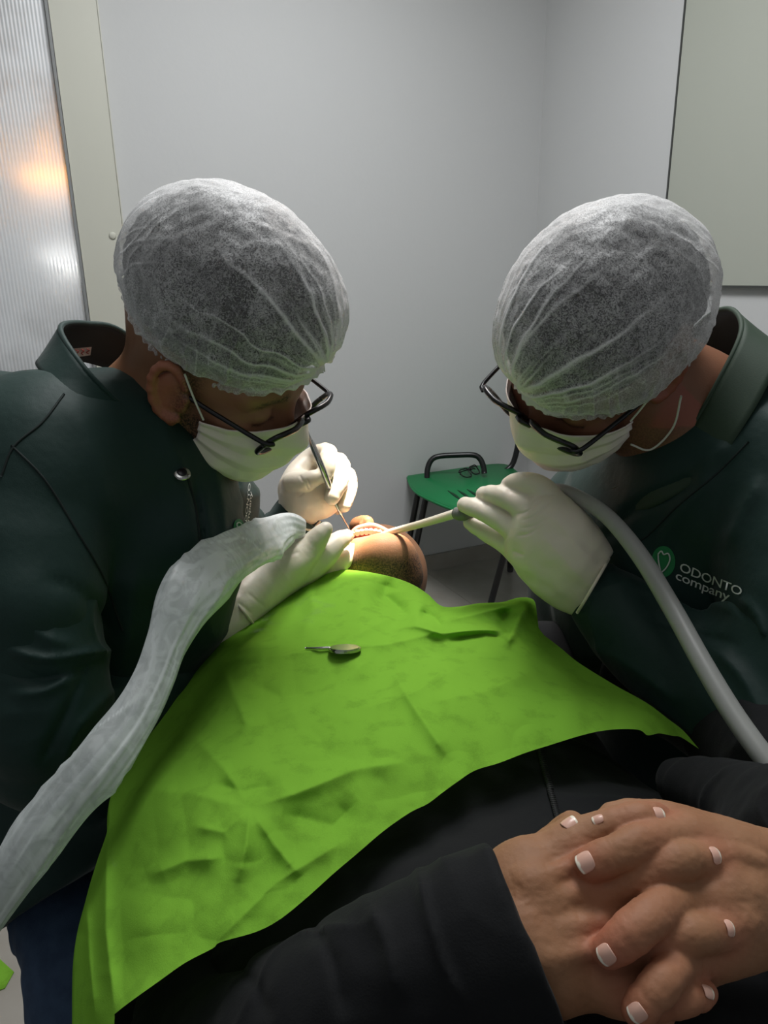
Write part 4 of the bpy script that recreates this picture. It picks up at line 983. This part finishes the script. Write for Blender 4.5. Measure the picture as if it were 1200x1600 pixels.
def fold(pts, amp, w, one_sided=0, taper=True):
    global z
    d, al = seg_d(g, pts); tp = np.clip(np.minimum(al, 1 - al) * 5, 0.0 if taper else 1, 1)
    if one_sided: prof = np.exp(-np.abs(d) / w) * np.where(d * one_sided > 0, 1, 0) + np.exp(-np.abs(d) / (w * .45)) * np.where(d * one_sided > 0, 0, 1)
    else: prof = np.exp(-(np.abs(d) / w) ** 1.3)
    z = z + 1.25 * amp * prof * tp
fold([(335, 1038), (420, 1026), (500, 1014), (600, 1008), (700, 985)], .012, 34, 1)
fold([(345, 1038), (365, 1085), (385, 1130), (375, 1150)], .004, 14)
fold([(610, 1045), (650, 1110), (685, 1160), (705, 1190)], .0045, 12)
fold([(590, 1020), (500, 1090), (420, 1130)], .006, 22)
fold([(640, 960), (675, 975), (720, 965), (800, 945), (830, 938)], .010, 12)
fold([(610, 985), (650, 978), (690, 990), (740, 985), (800, 985)], .009, 10)
fold([(655, 955), (680, 965), (690, 978)], -.009, 9)
fold([(700, 1000), (760, 990), (795, 1000)], -.004, 7)
fold([(832, 936), (815, 960), (800, 990), (790, 1015)], .008, 12)
fold([(790, 950), (785, 975), (797, 995)], -.006, 9)
fold([(800, 1010), (860, 1040), (920, 1080)], .003, 18)
fold([(610, 900), (600, 930), (640, 962)], -.008, 14)
fold([(480, 895), (490, 950), (470, 1000)], .003, 14)
fold([(560, 893), (570, 950), (560, 1005)], .004, 25)
for pts, am, wd in (([(390, 1262), (350, 1200), (300, 1150)], .004, 14), ([(390, 1262), (430, 1320), (470, 1370)], .004, 12), ([(390, 1262), (460, 1240), (560, 1200), (640, 1190)], .005, 16),
                    ([(390, 1262), (300, 1240), (230, 1235)], .003, 16), ([(390, 1262), (385, 1320), (370, 1380)], .0035, 11), ([(230, 1370), (290, 1345), (350, 1340)], .0045, 16), ([(330, 1480), (430, 1380), (560, 1300)], .003, 16),
                    ([(330, 1225), (380, 1235), (440, 1225)], -.004, 14), ([(440, 1270), (520, 1290), (560, 1250)], -.004, 22), ([(480, 1130), (520, 1180), (600, 1195)], -.003, 24), ([(172, 1250), (166, 1340), (165, 1450), (180, 1590)], .009, 12),
                    ([(135, 1400), (140, 1500), (150, 1600)], .006, 9), ([(200, 1200), (260, 1110), (330, 1050)], .004, 14), ([(660, 1100), (760, 1080), (850, 1040)], .003, 20), ([(560, 1110), (640, 1085), (720, 1040)], .003, 14),
                    ([(380, 1060), (440, 1090), (480, 1080), (560, 1040)], -.004, 16), ([(300, 1290), (350, 1300), (390, 1262)], .003, 12), ([(520, 1010), (560, 990), (620, 960)], .004, 12)): fold(pts, am, wd)
q3 = np.stack([g[:, 0], g[:, 1], z * 0], -1)
wob = noise(q3, 70, 91)[:, None] * 9
amp_e = 1.0
z = z + .0030 * np.abs(noise(q3 + wob, 120, 92)) + .0016 * np.abs(noise(q3 + wob, 55, 93)) + .0022 * noise(q3, 90, 94) + .00022 * noise(q3, 16, 95)
r = np.array([ray(x, y) for x, y in g]); Vd = CO + r * ((z - CAM_H) / r[:, 2])[:, None]
Vd = Vd.reshape(nu, nv, 3)
# the sheet turns down past its far and side edge
K_ = 8; ext = []
for k in range(K_, 0, -1):
    t = k / K_; out = nrm([0, .5, 0]); e_ = Vd[:, 0] + np.stack([Vd[:, 0, 0] * 0 + .0, np.full(nu, .022 * math.sin(t * 1.5)), np.full(nu, -.045 * t ** 1.6)], -1)
    sidew = np.clip((300 - T_[:, 0]) / 120, 0, 1)[:, None]; tipw = np.clip((1090 - T_[:, 0]) / 60, 0, 1)[:, None] * np.clip((1120 - T_[:, 0]) / 260, .0, 1)[:, None]
    e2 = Vd[:, 0] + np.array([-.008 * math.sin(t * 1.5), .004 * t, -.05 * t ** 1.3]); e_ = e_ * (1 - sidew) + e2 * sidew
    ext.append(Vd[:, 0] * (1 - tipw) + e_ * tipw)
Vd = np.concatenate([np.stack(ext, 1), Vd], 1); nvv = nv + K_
me = mesh(Vd.reshape(-1, 3), grid_faces(nu, nvv)); attr(me, 'crease', np.zeros(nu * nvv))
dr = link('surgical_drape', me, M['drape']); tag(dr, 'lime green crumpled paper drape spread over the patient chest', 'drape')
bvd = bvh_of(Vd.reshape(-1, 3), grid_faces(nu, nvv))
# small scrap of the same paper at the bottom left
pl = [onz(x, y, .0) for x, y in ((-40, 1480), (0, 1500), (22, 1520), (8, 1545), (-30, 1560))]
me = prism_me(pl, .001, .003); attr(me, 'crease', np.zeros(len(me.vertices)))
tag(link('paper_scrap', me, M['drape']), 'corner of a second green paper sheet on the floor by the jeans', 'paper')

# ------------------------------------------------------------------ instruments
mi = thing('dental_mirror', 'steel dental mirror lying on the green drape', 'dental tool', P(520, 1018, .8))
def on_drape(x, y, l=.003):
    c = cast(bvd, x, y, l); return c if c is not None else onz(x, y, .88)
c = on_drape(539, 1019, .001)
bm = bmesh.new(); bmesh.ops.create_cone(bm, cap_ends=True, segments=32, radius1=.0165, radius2=.0155, depth=.004)
bmesh.ops.bevel(bm, geom=[e_ for e_ in bm.edges if len(e_.link_faces) == 2 and e_.calc_face_angle() > .5], offset=.0012, segments=2, affect='EDGES')
for v in bm.verts: v.co = Vector(c + np.array([v.co.x, v.co.y * .95, v.co.z - v.co.y * .28 + .003]))
me = bpy.data.meshes.new('m'); bm.to_mesh(me); bm.free(); link('mirror_head', me, M['steel'], mi)
h0 = c + np.array([-.014, 0, .001])
link('handle', tube_me([h0, on_drape(515, 1016, .003), on_drape(498, 1016, .003), on_drape(478, 1016, .002)], [.0012, .0016, .0014, .0011], n=10, seg=20), M['steel'], mi)
pb = thing('dental_probe', 'slim steel probe in the dentist gloved fingers, point in the mouth', 'dental tool', P(510, 745, 1.0))
link('handle', tube_me([P(471, 652, .955), P(484, 684, .96), P(489, 697, .962), P(504, 733, .970), P(519, 772, .995), P(524, 785, 1.005)], [.0014, .0022, .0040, .0042, .0040, .0028], n=14, seg=40), M['steel'], pb)
link('shank', tube_me([P(524, 785, 1.005), P(531, 800, 1.01), P(538, 813, 1.02), P(546, 827, 1.03)], [.0026, .0022, .0013, .0007], n=10, seg=20), M['steel'], pb)
sc = thing('suction_tube', 'white suction tip on a long grey hose in the assistant hand', 'hose', P(720, 800, .86))
link('suction_tip', tube_me([P(598, 836, 1.02), P(612, 831, 1.00), P(660, 818, .94), P(700, 806, .885), P(716, 801, .865)], [.0042, .0046, .0050, .0055, .0056], n=16, seg=30), M['tip'], sc)
link('connector', tube_me([P(714, 802, .868), P(722, 803, .862), P(745, 800, .87)], [.0075, .0085, .008], n=16, seg=10), M['connector'], sc)
hp_ = [(800, 800, .86, 12), (845, 772, .84, 11), (872, 766, .82, 11), (905, 778, .79, 12), (950, 808, .75, 12.5), (1000, 868, .71, 14), (1050, 950, .665, 15), (1100, 1040, .62, 16), (1150, 1122, .585, 17), (1215, 1212, .55, 18), (1300, 1330, .52, 19), (1420, 1500, .52, 20), (1600, 1900, .56, 20)]
link('hose', tube_me([P(x, y, d) for x, y, d, r_ in hp_], [r_ * d / F_PX for x, y, d, r_ in hp_], n=20, seg=90), M['hose'], sc)

# plastic sleeve round the handpiece hose
sl = [(474, 826, .925, 13), (452, 824, .905, 21), (425, 838, .86, 28), (388, 860, .79, 34), (338, 888, .70, 45), (296, 932, .655, 46), (264, 1000, .635, 33), (240, 1060, .62, 31), (205, 1125, .60, 35), (150, 1195, .575, 40), (90, 1265, .56, 40), (35, 1345, .55, 36), (-10, 1420, .55, 28), (-60, 1500, .54, 26)]
hh = thing('handpiece_hose', 'white plastic sleeved handpiece hose held across the dentist arm', 'hose', P(300, 930, .76))
both = spline([np.concatenate([P(x, y, d), [r_ * d / F_PX]]) for x, y, d, r_ in sl], 260); pt, rr = both[:, :3], both[:, 3]
T = np.gradient(pt, axis=0); T /= np.linalg.norm(T, axis=1)[:, None]
toc = CO - pt; Nn = toc - (toc * T).sum(1)[:, None] * T; Nn /= np.linalg.norm(Nn, axis=1)[:, None]; Ss = np.cross(T, Nn)
na = 64; a = np.linspace(0, 2 * np.pi, na, endpoint=False)
u_ = np.linspace(0, 1, len(pt))[:, None]; A_ = a[None]
q3 = np.stack([np.cos(A_) * .5 + 0 * u_, np.sin(A_) * .5 + 0 * u_, u_ * 2.6 + 0 * A_], -1).reshape(-1, 3)
wr = (ridged(q3 * np.array([2.2, 2.2, 1.3]), 1, 31) ** 3 * .20 + noise(q3 * np.array([2.5, 2.5, 3]), 1, 32) * .14 + .08 * ridged(q3 * np.array([7, 7, 2]), 1, 33) ** 2).reshape(len(pt), na)
rr2 = rr[:, None] * (1 + wr)
Vs = pt[:, None] + Ss[:, None] * (np.cos(A_) * rr2)[..., None] + Nn[:, None] * (np.sin(A_) * rr2 * .42)[..., None]
cre = np.clip(ridged(q3 * np.array([3, 3, 1.2]), 1, 34) - .85, 0, 1) * 4 + np.clip(ridged(q3 * np.array([2, 2, 2.5]), 1, 35) - .93, 0, 1) * 8
me = mesh(Vs.reshape(-1, 3), grid_faces(len(pt), na, False, True)); attr(me, 'crease', np.clip(cre, 0, .4)); link('plastic_sleeve', me, M['plastic'], hh)
link('inner_hose', tube_me(pt[::8] - Nn[::8] * .002, .0055, n=12), mat('pale grey hose', srgb(170, 176, 176), .5), hh)

# ------------------------------------------------------------------ dental chair, lamp
dc = thing('dental_chair', 'grey padded dental chair under the lying patient', 'dental chair', (0.05, .6, 0))
link('backrest', box_me((.04, .50, .585), (np.array([1, 0, 0]), np.array([0, 1, .05]), UPV), (.22, .36, .035), .03), M['chair_vinyl'], dc)
link('seat', box_me((.14, -.05, .555), (np.array([1, 0, 0]), np.array([0, 1, 0]), UPV), (.26, .28, .04), .03), M['chair_vinyl'], dc)
hd_ = P(592, 896, 1.13)
link('headrest', box_me((hd_[0], hd_[1] + .01, hd_[2] - .098), (np.array([1, 0, 0]), np.array([0, 1, 0]), UPV), (.09, .09, .026), .02), M['chair_vinyl'], dc)
link('headrest_post', tube_me([(hd_[0], .82, .60), (hd_[0], 1.05, .68), (hd_[0], hd_[1], hd_[2] - .11)], .014, seg=12), M['white_metal'], dc)
link('column', tube_me([(.08, .35, .08), (.08, .35, .54)], .09, n=32), M['white_metal'], dc)
link('base', box_me((.08, .3, .045), np.eye(3), (.24, .42, .045), .02), M['white_metal'], dc)
dl = thing('dental_lamp', 'warm dental operating lamp on an arm above the patient mouth', 'lamp', LAMP)
Lp = np.array(LAMP); aim = P(566, 840, 1.03); ld = nrm(aim - Lp); lx = nrm(np.cross(ld, UPV + .01)); ly = np.cross(ld, lx)
link('lamp_housing', box_me(Lp - ld * .05, (lx, ly, ld), (.10, .06, .035), .015), M['white_metal'], dl)
link('lamp_lens', box_me(Lp - ld * .012, (lx, ly, ld), (.07, .035, .003), .001), M['lamp_glow'], dl)
link('lamp_arm', tube_me([Lp - ld * .08, Lp + np.array([0, .12, .25]), Lp + np.array([0, .3, .9])], .015, seg=20), M['white_metal'], dl)
light('dental_spot', 'SPOT', Lp + ld * .005, aim, 520, (1.0, .82, .62), spot_size=math.radians(9.5), spot_blend=.8, shadow_soft_size=.03)
light('dental_spill', 'SPOT', Lp + ld * .005, aim, 9, (1.0, .84, .78), spot_size=math.radians(80), spot_blend=1.0, shadow_soft_size=.04)
print('DONE')
